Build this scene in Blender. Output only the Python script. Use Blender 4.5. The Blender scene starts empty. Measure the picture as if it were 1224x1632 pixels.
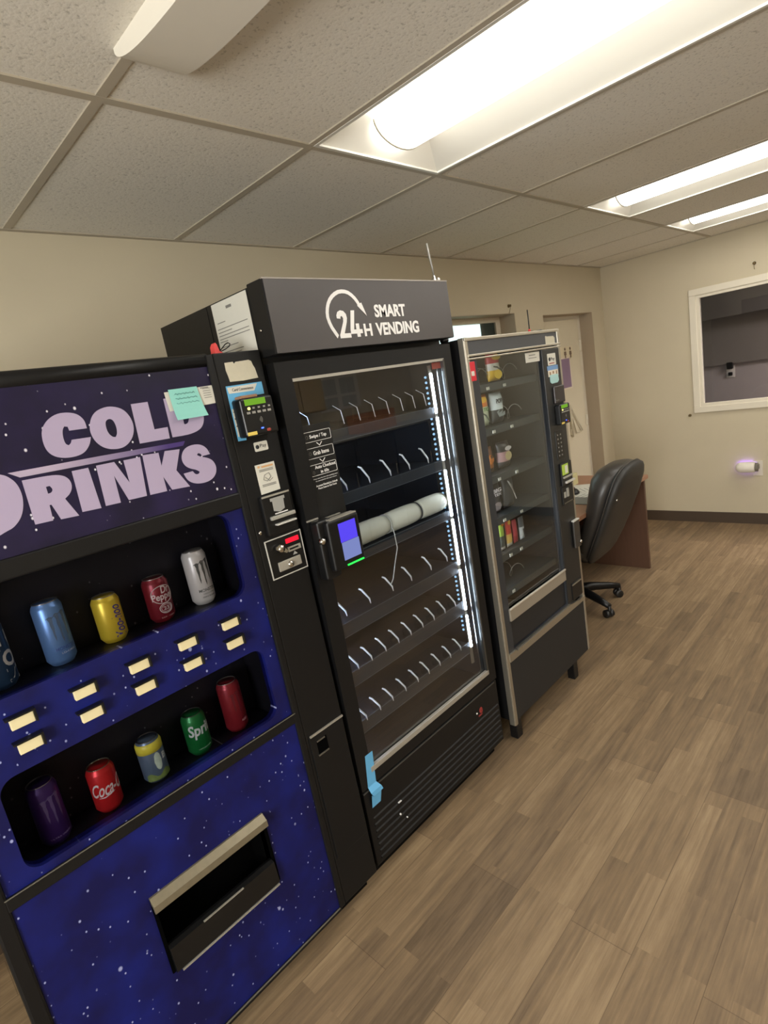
import bpy, bmesh, math, random
from mathutils import Matrix, Vector
random.seed(7)
C = bpy.context.scene.collection
SC = bpy.context.scene

# ------------------------------------------------------------------ camera
YAW, PIT, ROL = 0.7666, -0.2144, -0.1743
_f = Vector((math.sin(YAW)*math.cos(PIT), math.cos(YAW)*math.cos(PIT), math.sin(PIT)))
_r0 = Vector((math.cos(YAW), -math.sin(YAW), 0)); _u0 = _r0.cross(_f)
_r = math.cos(ROL)*_r0 + math.sin(ROL)*_u0
_u = -math.sin(ROL)*_r0 + math.cos(ROL)*_u0
cam = bpy.data.cameras.new('camera'); co = bpy.data.objects.new('camera', cam); C.objects.link(co)
cam.sensor_fit = 'HORIZONTAL'; cam.sensor_width = 36; cam.lens = 887.86/1224*36
cam.clip_start = 0.05
M = Matrix((( _r.x, _u.x, -_f.x, -0.29), (_r.y, _u.y, -_f.y, -2.2626), (_r.z, _u.z, -_f.z, 1.6626), (0, 0, 0, 1)))
co.matrix_world = M
SC.camera = co

# ------------------------------------------------------------------ world, exposure, light levels
w = bpy.data.worlds.new('world'); SC.world = w; w.use_nodes = True
w.node_tree.nodes['Background'].inputs['Color'].default_value = (0.80, 0.95, 0.92, 1)
w.node_tree.nodes['Background'].inputs['Strength'].default_value = 1.6
SC.view_settings.view_transform = 'Standard'; SC.view_settings.look = 'None'
SC.view_settings.gamma = 1; SC.view_settings.exposure = 0.34
TROFFER = 8.0          # emission of the ceiling lenses
LED = 45.0             # emission of the strips inside the glass-door machine

al = bpy.data.lights.new('added_left_fill', 'AREA'); al.shape = 'RECTANGLE'; al.size = 2.6; al.size_y = 1.25; al.energy = 215; al.color = (1.0, .98, .96)  # added area light beyond the left wall, brightens ceiling and machine fronts
ao = bpy.data.objects.new('added_left_fill', al); C.objects.link(ao); ao.location = (-2.75, -2.78, 1.45); ao.rotation_euler = (0, math.radians(-90), 0)

# ------------------------------------------------------------------ materials
def lin(c):
    return tuple(((v/255)/12.92 if v/255 <= .04045 else ((v/255+.055)/1.055)**2.4) for v in c)
_mats = {}
def mat(name, rgb, rough=.5, metal=0., var=0., scale=30., bump=0., coat=0., spec=.5):
    if name in _mats: return _mats[name]
    m = bpy.data.materials.new(name); m.use_nodes = True; nt = m.node_tree; b = nt.nodes['Principled BSDF']
    c = lin(rgb)
    b.inputs['Base Color'].default_value = (*c, 1); b.inputs['Roughness'].default_value = rough
    b.inputs['Metallic'].default_value = metal; b.inputs['Specular IOR Level'].default_value = spec
    b.inputs['Coat Weight'].default_value = coat
    tc = nt.nodes.new('ShaderNodeTexCoord'); n = nt.nodes.new('ShaderNodeTexNoise')
    n.inputs['Scale'].default_value = scale; n.inputs['Detail'].default_value = 4
    nt.links.new(tc.outputs['Object'], n.inputs['Vector'])
    r = nt.nodes.new('ShaderNodeMapRange'); r.inputs['To Min'].default_value = 1-var; r.inputs['To Max'].default_value = 1+var
    nt.links.new(n.outputs['Fac'], r.inputs['Value'])
    x = nt.nodes.new('ShaderNodeMix'); x.data_type = 'RGBA'; x.blend_type = 'MULTIPLY'; x.inputs[0].default_value = 1
    x.inputs[6].default_value = (*c, 1); nt.links.new(r.outputs['Result'], x.inputs[7])
    nt.links.new(x.outputs[2], b.inputs['Base Color'])
    if bump:
        bp = nt.nodes.new('ShaderNodeBump'); bp.inputs['Strength'].default_value = bump; bp.inputs['Distance'].default_value = .004
        nt.links.new(n.outputs['Fac'], bp.inputs['Height']); nt.links.new(bp.outputs['Normal'], b.inputs['Normal'])
    _mats[name] = m
    return m
def emit(name, rgb, s):
    if name in _mats: return _mats[name]
    m = bpy.data.materials.new(name); m.use_nodes = True; nt = m.node_tree; nt.nodes.clear()
    o = nt.nodes.new('ShaderNodeOutputMaterial'); e = nt.nodes.new('ShaderNodeEmission')
    e.inputs['Color'].default_value = (*lin(rgb), 1); e.inputs['Strength'].default_value = s
    nt.links.new(e.outputs[0], o.inputs[0]); _mats[name] = m
    return m
def glass(name, tint=(235, 240, 240), ior=1.5, rough=0.0):
    if name in _mats: return _mats[name]
    m = bpy.data.materials.new(name); m.use_nodes = True; nt = m.node_tree; nt.nodes.clear()
    o = nt.nodes.new('ShaderNodeOutputMaterial'); t = nt.nodes.new('ShaderNodeBsdfTransparent'); g = nt.nodes.new('ShaderNodeBsdfGlossy')
    fr = nt.nodes.new('ShaderNodeFresnel'); fr.inputs['IOR'].default_value = ior; mx = nt.nodes.new('ShaderNodeMixShader')
    t.inputs['Color'].default_value = (*lin(tint), 1); g.inputs['Roughness'].default_value = rough
    ge = nt.nodes.new('ShaderNodeNewGeometry'); iv = nt.nodes.new('ShaderNodeMath'); iv.operation = 'SUBTRACT'; iv.inputs[0].default_value = 1; nt.links.new(ge.outputs['Backfacing'], iv.inputs[1])
    ml = nt.nodes.new('ShaderNodeMath'); ml.operation = 'MULTIPLY'; nt.links.new(fr.outputs[0], ml.inputs[0]); nt.links.new(iv.outputs[0], ml.inputs[1])
    nt.links.new(ml.outputs[0], mx.inputs[0]); nt.links.new(t.outputs[0], mx.inputs[1]); nt.links.new(g.outputs[0], mx.inputs[2])
    nt.links.new(mx.outputs[0], o.inputs[0]); _mats[name] = m
    return m
def N(nt, t, **kw):
    n = nt.nodes.new(t)
    for k, v in kw.items():
        if k in n.inputs: n.inputs[k].default_value = v
        else: setattr(n, k, v)
    return n
def stars(name, base, blob, star, rough=.35, dens=.80, spec=.4):
    """printed night-sky vinyl: navy ground, blue clouds, small white dots of two sizes"""
    m = bpy.data.materials.new(name); m.use_nodes = True; nt = m.node_tree; b = nt.nodes['Principled BSDF']
    b.inputs['Roughness'].default_value = rough; b.inputs['Specular IOR Level'].default_value = spec
    tc = N(nt, 'ShaderNodeTexCoord')
    cl = N(nt, 'ShaderNodeTexNoise', Scale=7., Detail=3.); nt.links.new(tc.outputs['Object'], cl.inputs['Vector'])
    rp = N(nt, 'ShaderNodeMapRange'); rp.inputs['From Min'].default_value = .4; rp.inputs['From Max'].default_value = .7
    nt.links.new(cl.outputs['Fac'], rp.inputs['Value'])
    mix = N(nt, 'ShaderNodeMix', data_type='RGBA'); mix.inputs[6].default_value = (*lin(base), 1); mix.inputs[7].default_value = (*lin(blob), 1)
    nt.links.new(rp.outputs['Result'], mix.inputs[0]); last = mix.outputs[2]
    mp = N(nt, 'ShaderNodeMapping'); mp.inputs['Scale'].default_value = (1, 0, .8); mp.inputs['Rotation'].default_value = (0, .5, 0)
    nt.links.new(tc.outputs['Object'], mp.inputs['Vector'])
    for sc, rad, d in ((38, .06, dens-.05), (75, .085, dens-.05), (17, .042, dens-.05)):
        v = N(nt, 'ShaderNodeTexVoronoi', Scale=float(sc)); nt.links.new(mp.outputs[0], v.inputs['Vector'])
        sp = N(nt, 'ShaderNodeSeparateColor'); nt.links.new(v.outputs['Color'], sp.inputs[0])
        a = N(nt, 'ShaderNodeMath', operation='GREATER_THAN'); a.inputs[1].default_value = d; nt.links.new(sp.outputs[0], a.inputs[0])
        l = N(nt, 'ShaderNodeMapRange'); l.inputs['From Min'].default_value = rad*2.4; l.inputs['From Max'].default_value = rad*1.2
        nt.links.new(v.outputs['Distance'], l.inputs['Value'])
        k = N(nt, 'ShaderNodeMath', operation='MULTIPLY'); nt.links.new(a.outputs[0], k.inputs[0]); nt.links.new(l.outputs['Result'], k.inputs[1])
        x = N(nt, 'ShaderNodeMix', data_type='RGBA'); x.inputs[7].default_value = (*lin(star), 1)
        nt.links.new(k.outputs[0], x.inputs[0]); nt.links.new(last, x.inputs[6]); last = x.outputs[2]
    nt.links.new(last, b.inputs['Base Color'])
    return m

BLACK = mat('black_powder_coat', (20, 20, 21), .42, var=.15, scale=60, spec=.28)
BLACK2 = mat('black_plastic', (17, 17, 18), .35, var=.1, spec=.4)
DARK = mat('dark_interior', (26, 29, 34), .5, var=.1)
VOID = mat('black_cavity', (8, 8, 8), .9, spec=0.)
STEEL = mat('brushed_steel', (176, 172, 162), .4, .45, var=.08, scale=120)
ALU = mat('aluminium_trim', (186, 180, 166), .38, .85, var=.06, scale=90)
CHROME = mat('chrome', (205, 203, 198), .16, 1.)
WHITE = mat('white_print', (226, 224, 222), .55)
PAPER = mat('white_paper', (205, 203, 192), .75, var=.03)
GREYINK = mat('grey_ink', (120, 118, 112), .8)
DARKINK = mat('dark_ink', (45, 45, 48), .8)

# ------------------------------------------------------------------ mesh builder
def mesh_of_curve(cu):
    o = bpy.data.objects.new('tmp', cu); C.objects.link(o)
    me = bpy.data.meshes.new_from_object(o)
    bpy.data.objects.remove(o)
    return me
ROTX = Matrix(((1, 0, 0), (0, 0, -1), (0, 1, 0))).to_4x4()       # XY drawing -> XZ wall, facing -y
def smooth(pts, it=2, lim=58):
    for _ in range(it):
        out = []; n = len(pts)
        for i in range(n):
            a, b, c = Vector(pts[i-1]), Vector(pts[i]), Vector(pts[(i+1) % n])
            d1, d2 = b-a, c-b
            if d1.length < 1e-7 or d2.length < 1e-7: continue
            if math.degrees(d1.angle(d2)) < lim:
                out += [tuple(b-d1*.25), tuple(b+d2*.25)]
            else: out.append(tuple(b))
        pts = out
    return pts
def rrect(x0, x1, z0, z1, r, n=6, corners=(1, 1, 1, 1)):
    """rounded rectangle; corners in order lower-left, lower-right, upper-right, upper-left"""
    out = []
    for (cx, cz, a0, k) in ((x0+r, z0+r, 180, 0), (x1-r, z0+r, 270, 1), (x1-r, z1-r, 0, 2), (x0+r, z1-r, 90, 3)):
        if corners[k]:
            for i in range(n+1):
                a = math.radians(a0+90*i/n); out.append((cx+r*math.cos(a), cz+r*math.sin(a)))
        else: out.append({0: (x0, z0), 1: (x1, z0), 2: (x1, z1), 3: (x0, z1)}[k])
    return out
class MB:
    def __init__(s): s.bm = bmesh.new(); s.mi = 0
    def add(s, me, mx=None):
        if mx is not None: me.transform(mx)
        n = len(s.bm.faces); s.bm.from_mesh(me); s.bm.faces.ensure_lookup_table()
        for f in s.bm.faces[n:]: f.material_index = s.mi
        bpy.data.meshes.remove(me); return s
    def box(s, x0, x1, y0, y1, z0, z1, bev=0., seg=2):
        g = bmesh.ops.create_cube(s.bm, size=1.); vs = g['verts']
        for v in vs: v.co = Vector(((x0+x1)/2+v.co.x*(x1-x0), (y0+y1)/2+v.co.y*(y1-y0), (z0+z1)/2+v.co.z*(z1-z0)))
        fs = {f for v in vs for f in v.link_faces}
        for f in fs: f.material_index = s.mi
        if bev:
            es = {e for v in vs for e in v.link_edges}
            r = bmesh.ops.bevel(s.bm, geom=list(es), offset=bev, segments=seg, affect='EDGES', profile=.5)
            for f in r['faces']: f.material_index = s.mi
        return s
    def loft(s, rings, cap=True, cyc=False):
        vr = [[s.bm.verts.new(p) for p in r] for r in rings]; n = len(rings[0])
        prs = list(zip(vr, vr[1:])) + ([(vr[-1], vr[0])] if cyc else [])
        for a, b in prs:
            for i in range(n):
                f = s.bm.faces.new((a[i], a[(i+1) % n], b[(i+1) % n], b[i])); f.material_index = s.mi; f.smooth = True
        if cap and not cyc:
            for r in (vr[0][::-1], vr[-1]):
                f = s.bm.faces.new(r); f.material_index = s.mi
        return s
    def tube(s, pts, r, n=8, cyc=False):
        pts = [Vector(p) for p in pts]; rings = []; up = None
        for i, p in enumerate(pts):
            a = pts[i-1] if (i or cyc) else p; b = pts[(i+1) % len(pts)] if (i < len(pts)-1 or cyc) else p
            t = (b-a).normalized()
            if up is None: up = t.orthogonal().normalized()
            up = (up-t*up.dot(t)).normalized(); sd = t.cross(up)
            rr = r[i] if isinstance(r, (list, tuple)) else r
            rings.append([p+up*rr*math.cos(2*math.pi*k/n)+sd*rr*math.sin(2*math.pi*k/n) for k in range(n)])
        return s.loft(rings, True, cyc)
    def lathe(s, prof, n=24, at=(0, 0, 0), axis='z'):
        def pt(r, h, a):
            c, q = r*math.cos(a), r*math.sin(a)
            v = {'z': (c, q, h), 'y': (c, h, q), 'x': (h, c, q)}[axis]
            return Vector(v)+Vector(at)
        return s.loft([[pt(max(r, 1e-5), h, 2*math.pi*k/n) for k in range(n)] for r, h in prof])
    def prism(s, pts, a0, a1, axis='y'):
        """polygon extruded along an axis; pts are (x,z) for y, (y,z) for x, (x,y) for z"""
        def P(p, a): return {'y': (p[0], a, p[1]), 'x': (a, p[0], p[1]), 'z': (p[0], p[1], a)}[axis]
        A = [s.bm.verts.new(P(p, a0)) for p in pts]; B = [s.bm.verts.new(P(p, a1)) for p in pts]; n = len(pts)
        for i in range(n):
            f = s.bm.faces.new((A[i], A[(i+1) % n], B[(i+1) % n], B[i])); f.material_index = s.mi
        for r in (A[::-1], B):
            f = s.bm.faces.new(r); f.material_index = s.mi
        return s
    def flat(s, outlines, y, t=.001, mx=None):
        """filled outlines (inner ones are holes) drawn in the XZ plane, front face at y"""
        cu = bpy.data.curves.new('c', 'CURVE'); cu.dimensions = '2D'; cu.fill_mode = 'BOTH'; cu.extrude = t/2
        for o in outlines:
            sp = cu.splines.new('POLY'); sp.points.add(len(o)-1); sp.use_cyclic_u = True
            for p, q in zip(sp.points, o): p.co = (q[0], q[1], 0, 1)
        me = mesh_of_curve(cu); bpy.data.curves.remove(cu)
        me.transform(Matrix.Translation((0, y+t/2, 0)) @ ROTX)
        return s.add(me, mx)
    def text(s, txt, x0, x1, z0, z1, y, t=.0006, bold=.0, mx=None, shear=0., bend=None):
        cu = bpy.data.curves.new('t', 'FONT'); cu.body = txt; cu.offset = bold; cu.extrude = .01; cu.resolution_u = 3; cu.shear = shear
        me = mesh_of_curve(cu); bpy.data.curves.remove(cu)
        xs = [v.co.x for v in me.vertices]; ys = [v.co.y for v in me.vertices]
        a, b, c, d = min(xs), max(xs), min(ys), max(ys)
        for v in me.vertices:
            v.co = Vector((x0+(v.co.x-a)/(b-a)*(x1-x0), y+t/2-v.co.z/.01*t/2, z0+(v.co.y-c)/(d-c)*(z1-z0)))
        if bend:
            bm = bmesh.new(); bm.from_mesh(me); u = x0
            while u < x1:
                bmesh.ops.bisect_plane(bm, geom=bm.verts[:]+bm.edges[:]+bm.faces[:], plane_co=(u, 0, 0), plane_no=(1, 0, 0)); u += .004
            for v in bm.verts:
                r = bend - v.co.y; a = v.co.x/bend; v.co = Vector((r*math.sin(a), -r*math.cos(a), v.co.z))
            bm.to_mesh(me); bm.free()
        return s.add(me, mx)
    def done(s, name, mats, parent=None, off=None, smoothed=False):
        bmesh.ops.recalc_face_normals(s.bm, faces=s.bm.faces[:])
        me = bpy.data.meshes.new(name)
        if off is not None: bmesh.ops.translate(s.bm, verts=s.bm.verts[:], vec=-Vector(off))
        s.bm.to_mesh(me); s.bm.free()
        for m in (mats if isinstance(mats, (list, tuple)) else [mats]): me.materials.append(m)
        if smoothed:
            for p in me.polygons: p.use_smooth = True
        o = bpy.data.objects.new(name, me); C.objects.link(o)
        if parent is not None: o.parent = parent
        return o
def tag(o, label=None, cat=None, group=None, kind=None):
    if label: o['label'] = label
    if cat: o['category'] = cat
    if group: o['group'] = group
    if kind: o['kind'] = kind
    return o
def empty(name, loc, label, cat, group=None, rot=(0, 0, 0)):
    o = bpy.data.objects.new(name, None); C.objects.link(o); o.location = loc; o.rotation_euler = rot
    o.empty_display_size = .05
    return tag(o, label, cat, group)
def struct(name, mb, m):
    return tag(mb.done(name, m), kind='structure')
def lone(name, mb, m, label, cat, at, group=None, rot=(0, 0, 0)):
    """a thing that is one mesh: origin at its base"""
    o = mb.done(name, m, off=at); o.location = at; o.rotation_euler = rot
    return tag(o, label, cat, group)

# ------------------------------------------------------------------ the room
H, XR, XL, YF = 2.397, 5.135, -2.45, -4.3
T = .6096; GX, GY, GL = .3674, -.9055, 1.2192
WALL = mat('beige_wall_paint', (198, 187, 162), .8, var=.03, scale=6, bump=.05)
TRIMW = mat('white_trim_paint', (222, 214, 196), .5, var=.02)
REVEAL = mat('taupe_reveal', (172, 156, 134), .75, var=.02)
# floor: wood-look vinyl planks
def floor_mat():
    m = bpy.data.materials.new('vinyl_plank_floor'); m.use_nodes = True; nt = m.node_tree; b = nt.nodes['Principled BSDF']
    b.inputs['Roughness'].default_value = .5; b.inputs['Specular IOR Level'].default_value = .3
    tc = N(nt, 'ShaderNodeTexCoord')
    def brick(wd, ht, off, mort, shift):
        mp = N(nt, 'ShaderNodeMapping'); mp.inputs['Location'].default_value = shift; nt.links.new(tc.outputs['Object'], mp.inputs['Vector'])
        k = N(nt, 'ShaderNodeTexBrick'); k.offset = off; k.offset_frequency = 2; k.squash = 1
        k.inputs['Scale'].default_value = 1; k.inputs['Brick Width'].default_value = wd; k.inputs['Row Height'].default_value = ht
        k.inputs['Mortar Size'].default_value = mort; k.inputs['Mortar Smooth'].default_value = .2
        k.inputs['Color1'].default_value = (0, 0, 0, 1); k.inputs['Color2'].default_value = (1, 1, 1, 1); k.inputs['Mortar'].default_value = (.5, .5, .5, 1)
        nt.links.new(mp.outputs[0], k.inputs['Vector']); return k
    k1 = brick(1.22, .182, .37, .0012, (.3, .05, 0)); k2 = brick(.66, .0607, .39, 0., (.11, .05, 0))
    s = N(nt, 'ShaderNodeMath', operation='MULTIPLY_ADD'); s.inputs[1].default_value = .55
    nt.links.new(k2.outputs['Color'], s.inputs[0])
    h = N(nt, 'ShaderNodeMath', operation='MULTIPLY'); h.inputs[1].default_value = .45; nt.links.new(k1.outputs['Color'], h.inputs[0]); nt.links.new(h.outputs[0], s.inputs[2])
    # shift the grain from plank to plank so that streaks stop at the seams
    ad = N(nt, 'ShaderNodeVectorMath', operation='MULTIPLY_ADD'); ad.inputs[1].default_value = (7, 5, 0)
    nt.links.new(k2.outputs['Color'], ad.inputs[0]); nt.links.new(tc.outputs['Object'], ad.inputs[2])
    mp = N(nt, 'ShaderNodeMapping'); mp.inputs['Scale'].default_value = (1.1, 30, 1); nt.links.new(ad.outputs[0], mp.inputs['Vector'])
    g = N(nt, 'ShaderNodeTexNoise', Scale=2.2, Detail=8., Roughness=.66, Distortion=.15); nt.links.new(mp.outputs[0], g.inputs['Vector'])
    mp2 = N(nt, 'ShaderNodeMapping'); mp2.inputs['Scale'].default_value = (1, 4, 1); nt.links.new(ad.outputs[0], mp2.inputs['Vector'])
    g2 = N(nt, 'ShaderNodeTexNoise', Scale=4., Detail=6., Roughness=.65); nt.links.new(mp2.outputs[0], g2.inputs['Vector'])
    a = N(nt, 'ShaderNodeMath', operation='MULTIPLY_ADD'); a.inputs[1].default_value = .45; nt.links.new(g.outputs['Fac'], a.inputs[0])
    c = N(nt, 'ShaderNodeMath', operation='MULTIPLY'); c.inputs[1].default_value = .22; nt.links.new(s.outputs[0], c.inputs[0]); nt.links.new(c.outputs[0], a.inputs[2])
    a2 = N(nt, 'ShaderNodeMath', operation='MULTIPLY_ADD'); a2.inputs[1].default_value = .34; nt.links.new(g2.outputs['Fac'], a2.inputs[0]); nt.links.new(a.outputs[0], a2.inputs[2])
    r = N(nt, 'ShaderNodeValToRGB'); e = r.color_ramp.elements
    e[0].position = .34; e[0].color = (*lin((100, 84, 65)), 1); e[1].position = .74; e[1].color = (*lin((168, 145, 113)), 1)
    for p, col in ((.44, (119, 100, 78)), (.52, (132, 111, 85)), (.60, (147, 125, 97))):
        q = e.new(p); q.color = (*lin(col), 1)
    nt.links.new(a2.outputs[0], r.inputs[0])
    x = N(nt, 'ShaderNodeMix', data_type='RGBA'); x.inputs[7].default_value = (*lin((84, 68, 52)), 1)
    mm = N(nt, 'ShaderNodeMath', operation='MULTIPLY'); mm.inputs[1].default_value = .55; nt.links.new(k1.outputs['Fac'], mm.inputs[0])
    nt.links.new(mm.outputs[0], x.inputs[0]); nt.links.new(r.outputs[0], x.inputs[6])
    nt.links.new(x.outputs[2], b.inputs['Base Color'])
    bp = N(nt, 'ShaderNodeBump', Strength=.15, Distance=.002); nt.links.new(g.outputs['Fac'], bp.inputs['Height']); nt.links.new(bp.outputs[0], b.inputs['Normal'])
    return m
struct('floor', MB().box(XL, XR, YF, 0, -.1, 0), floor_mat())

def ceiling_mat():
    m = bpy.data.materials.new('mineral_fibre_ceiling_tile'); m.use_nodes = True; nt = m.node_tree; b = nt.nodes['Principled BSDF']
    b.inputs['Roughness'].default_value = .9; b.inputs['Specular IOR Level'].default_value = .1
    tc = N(nt, 'ShaderNodeTexCoord'); n = N(nt, 'ShaderNodeTexNoise', Scale=120., Detail=3.); nt.links.new(tc.outputs['Object'], n.inputs['Vector'])
    r = N(nt, 'ShaderNodeValToRGB'); r.color_ramp.elements[0].position = .30; r.color_ramp.elements[0].color = (*lin((196, 191, 180)), 1)
    r.color_ramp.elements[1].position = .42; r.color_ramp.elements[1].color = (*lin((226, 221, 210)), 1)
    nt.links.new(n.outputs['Fac'], r.inputs[0]); nt.links.new(r.outputs[0], b.inputs['Base Color'])
    bp = N(nt, 'ShaderNodeBump', Strength=.3, Distance=.003); nt.links.new(n.outputs['Fac'], bp.inputs['Height']); nt.links.new(bp.outputs[0], b.inputs['Normal'])
    return m
xs = [XL]+[GX+T*i for i in range(-4, 8)]+[XR]
ys = [0, GY, GY-GL, GY-2*GL, YF]
LIGHT_CELLS = [(6, 1), (9, 1), (11, 1), (6, 2), (8, 2), (9, 2), (11, 2)]     # (column, row); the farther row is added unseen to light the room
cm = MB(); grid = MB()
for i in range(len(xs)-1):
    for j in range(len(ys)-1):
        if (i, j) in LIGHT_CELLS: continue
        cm.box(xs[i], xs[i+1], ys[j+1], ys[j], H, H+.02)
struct('ceiling', cm, ceiling_mat())
for x in xs[1:-1]: grid.box(x-.012, x+.012, YF, 0, H-.004, H+.001)
for y in ys[1:-1]: grid.box(XL, XR, y-.012, y+.012, H-.0045, H+.0008)
grid.box(XL, XR, -.022, 0, H-.0052, H+.0005); grid.box(XR-.022, XR, YF, 0, H-.0054, H+.0003)
struct('trim_1', grid, mat('ceiling_grid_paint', (178, 168, 150), .6, var=.03))

# back wall with a window recess and a door recess
WX0, WX1, WZ0, WZ1 = 2.30, 3.565, 1.05, 2.04
DX0, DX1, DZ1 = 3.985, 4.887, 2.012
RD = .13
bw = MB()
bw.box(XL, WX0, 0, .16, 0, H+.02).box(WX0, WX1, 0, .16, 0, WZ0).box(WX0, WX1, 0, .16, WZ1, H+.02)
bw.box(WX1, DX0, 0, .16, 0, H+.02).box(DX0, DX1, 0, .16, DZ1, H+.02).box(DX1, XR, 0, .16, 0, H+.02)
struct('wall_back', bw, WALL)
rv = MB()                                                    # darker taupe linings of the two recesses
rv.box(WX0, WX1, .001, .16, WZ1-.004, WZ1).box(WX1-.004, WX1, .001, .16, WZ0, WZ1).box(WX0, WX0+.004, .001, .16, WZ0, WZ1).box(WX0, WX1, .001, .16, WZ0, WZ0+.004)
rv.box(DX0, DX1, .001, .16, DZ1-.004, DZ1).box(DX1-.004, DX1, .001, .16, 0, DZ1).box(DX0, DX0+.004, .001, .16, 0, DZ1)
struct('trim_2', rv, REVEAL)
RY0, RY1, RZ0, RZ1 = -2.35, -.728, .995, 2.022               # opening of the window in the right wall (outer edge of its frame)
rwl = MB()
rwl.box(XR, XR+.12, RY1-.03, .16, 0, H+.02).box(XR, XR+.12, YF, RY0+.03, 0, H+.02)
rwl.box(XR, XR+.12, RY0+.03, RY1-.03, 0, RZ0+.03).box(XR, XR+.12, RY0+.03, RY1-.03, RZ1-.03, H+.02)
struct('wall_right', rwl, WALL)
struct('wall_left', MB().box(XL-.1, XL, YF, -4.15, 0, H+.02).box(XL-.1, XL, -1.4, .16, 0, H+.02).box(XL-.1, XL, -4.15, -1.4, 0, .80).box(XL-.1, XL, -4.15, -1.4, 2.10, H+.02), WALL)
w3 = tag(bpy.data.objects.new('added_window_3', None), kind='structure'); C.objects.link(w3); w3.location = (XL, -3, .80)  # unseen window added on the left so the fill light can enter
m = MB()
for y in (-4.15, -2.80, -1.46): m.box(XL-.07, XL-.02, y, y+.06, .80, 2.10)
m.box(XL-.07, XL-.02, -4.09, -1.46, .80, .86).box(XL-.07, XL-.02, -4.09, -1.46, 2.04, 2.10); m.done('frame', TRIMW, w3, (XL, -3, .80))
struct('wall_front', MB().box(XL-.1, XR+.12, YF-.1, YF, 0, H+.02), WALL)
BASE = mat('brown_vinyl_baseboard', (72, 58, 45), .55, var=.05)
struct('baseboard_right', MB().box(XR-.008, XR, YF, 0, 0, .096), BASE)
struct('baseboard_back', MB().box(XL, DX0, -.008, 0, 0, .096).box(DX1, XR-.008, -.008, 0, 0, .096), BASE)
struct('baseboard_front', MB().box(XL, 3.05, YF, YF+.008, 0, .096), BASE)

# window_1: outside window behind the machines
wf = tag(bpy.data.objects.new('window_1', None), kind='structure'); C.objects.link(wf); wf.location = (WX0, RD, WZ0)
off = (WX0, RD, WZ0)
a, b_, c, d = WX0+.004, WX1-.004, WZ0+.004, WZ1-.004
MB().flat([[(a, c), (b_, c), (b_, d), (a, d)], [(a+.06, c+.06), (b_-.06, c+.06), (b_-.06, d-.035), (a+.06, d-.035)]], RD, .03).done('frame', TRIMW, wf, off)
MB().box(a+.06, b_-.06, RD+.008, RD+.013, c+.06, d-.035).done('pane', glass('window_glass'), wf, off)
MB().box(b_-.235, b_-.06, RD+.016, RD+.022, c+.06, d-.035).done('screen_panel', mat('dark_insect_screen', (70, 78, 72), .8), wf, off)
LEAF = mat('hedge_leaf', (120, 150, 105), .7, var=.4, scale=25)
hd = MB()
for k in range(90):
    x = random.uniform(2.6, 4.6); z = random.uniform(.085, 2.02)
    bmesh.ops.create_icosphere(hd.bm, subdivisions=1, radius=random.uniform(.07, .14), matrix=Matrix.Translation((x, random.uniform(1.7, 2.1), z)))
tag(lone('hedge', hd, LEAF, 'pale green hedge outside, behind the window over the machines', 'hedge', (3.6, 1.9, -.05)))
lone('lawn', MB().box(1.0, 4.9, .2, 6, -.12, -.05), mat('lawn_grass', (110, 130, 80), .9, var=.3), 'pale outdoor lawn beyond the window in the back wall', 'lawn', (4, 3, -.05))

# door_1: white door in its recess
d1 = tag(bpy.data.objects.new('door_1', None), kind='structure'); C.objects.link(d1); d1.location = (DX0, RD, 0)
off = (DX0, RD, 0)
DOORW = mat('cream_door_paint', (214, 204, 180), .55, var=.02)
MB().box(DX0+.03, DX1-.07, RD-.02, RD+.02, .01, DZ1-.035, .003).done('door_leaf', DOORW, d1, off)
MB().flat([[(DX0+.004, .0), (DX1-.004, .0), (DX1-.004, DZ1-.004), (DX0+.004, DZ1-.004)], [(DX0+.03, -.01), (DX1-.068, -.01), (DX1-.068, DZ1-.033), (DX0+.03, DZ1-.033)]], RD-.01, .05).done('door_frame', TRIMW, d1, off)
for hz in (1.74, 1.06, .3):
    MB().box(DX1-.085, DX1-.060, RD-.032, RD-.018, hz-.05, hz+.05, .003).tube([(DX1-.070, RD-.032, hz-.052), (DX1-.070, RD-.032, hz+.052)], .006).done('hinge', TRIMW, d1, off)
# restroom sign, purple notice, triangular bracket on the door (depth of the door leaf)
K = (2.2626+.11)/2.2626
def dk(x, z): return (-.29+(x+.29)*K, 1.6626+(z-1.6626)*K)
ys_ = RD-.0205
sg = empty('restroom_sign', (*dk(4.30, 1.66)[:1], ys_, dk(4.3, 1.655)[1]), 'small cream sign with two brown figures, upper half of the white door', 'sign')
off = sg.location.copy()
(x0, z0), (x1, z1) = dk(4.175, 1.66), dk(4.43, 1.745)
MB().box(x0, x1, ys_-.004, ys_, z0, z1, .001).done('plate', mat('sign_cream', (220, 208, 180), .6), sg, off)
for fx in (4.29, 4.385):
    x, z = dk(fx, 1.735); m = MB()
    m.lathe([(0.001, -.0045), (.013, -.0045), (.013, -.0065), (.001, -.0065)], 14, (x, ys_, z-.010), 'y')
    m.flat([[(x-.017, z-.030), (x+.017, z-.030), (x+.022, z-.062), (x+.009, z-.062), (x+.009, z-.088), (x-.009, z-.088), (x-.009, z-.062), (x-.022, z-.062)]], ys_-.006, .0016)
    m.done('figure', mat('sign_brown', (120, 100, 84), .6), sg, off)
pn = empty('door_notice', (*dk(4.28, 1.40)[:1], ys_, dk(4.3, 1.395)[1]), 'purple notice in white border on the white door, below the two figures', 'notice')
off = pn.location.copy()
(x0, z0), (x1, z1) = dk(4.16, 1.395), dk(4.372, 1.662)
MB().box(x0, x1, ys_-.003, ys_, z0, z1).done('white_border', mat('notice_white', (225, 212, 196), .5), pn, off)
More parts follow.
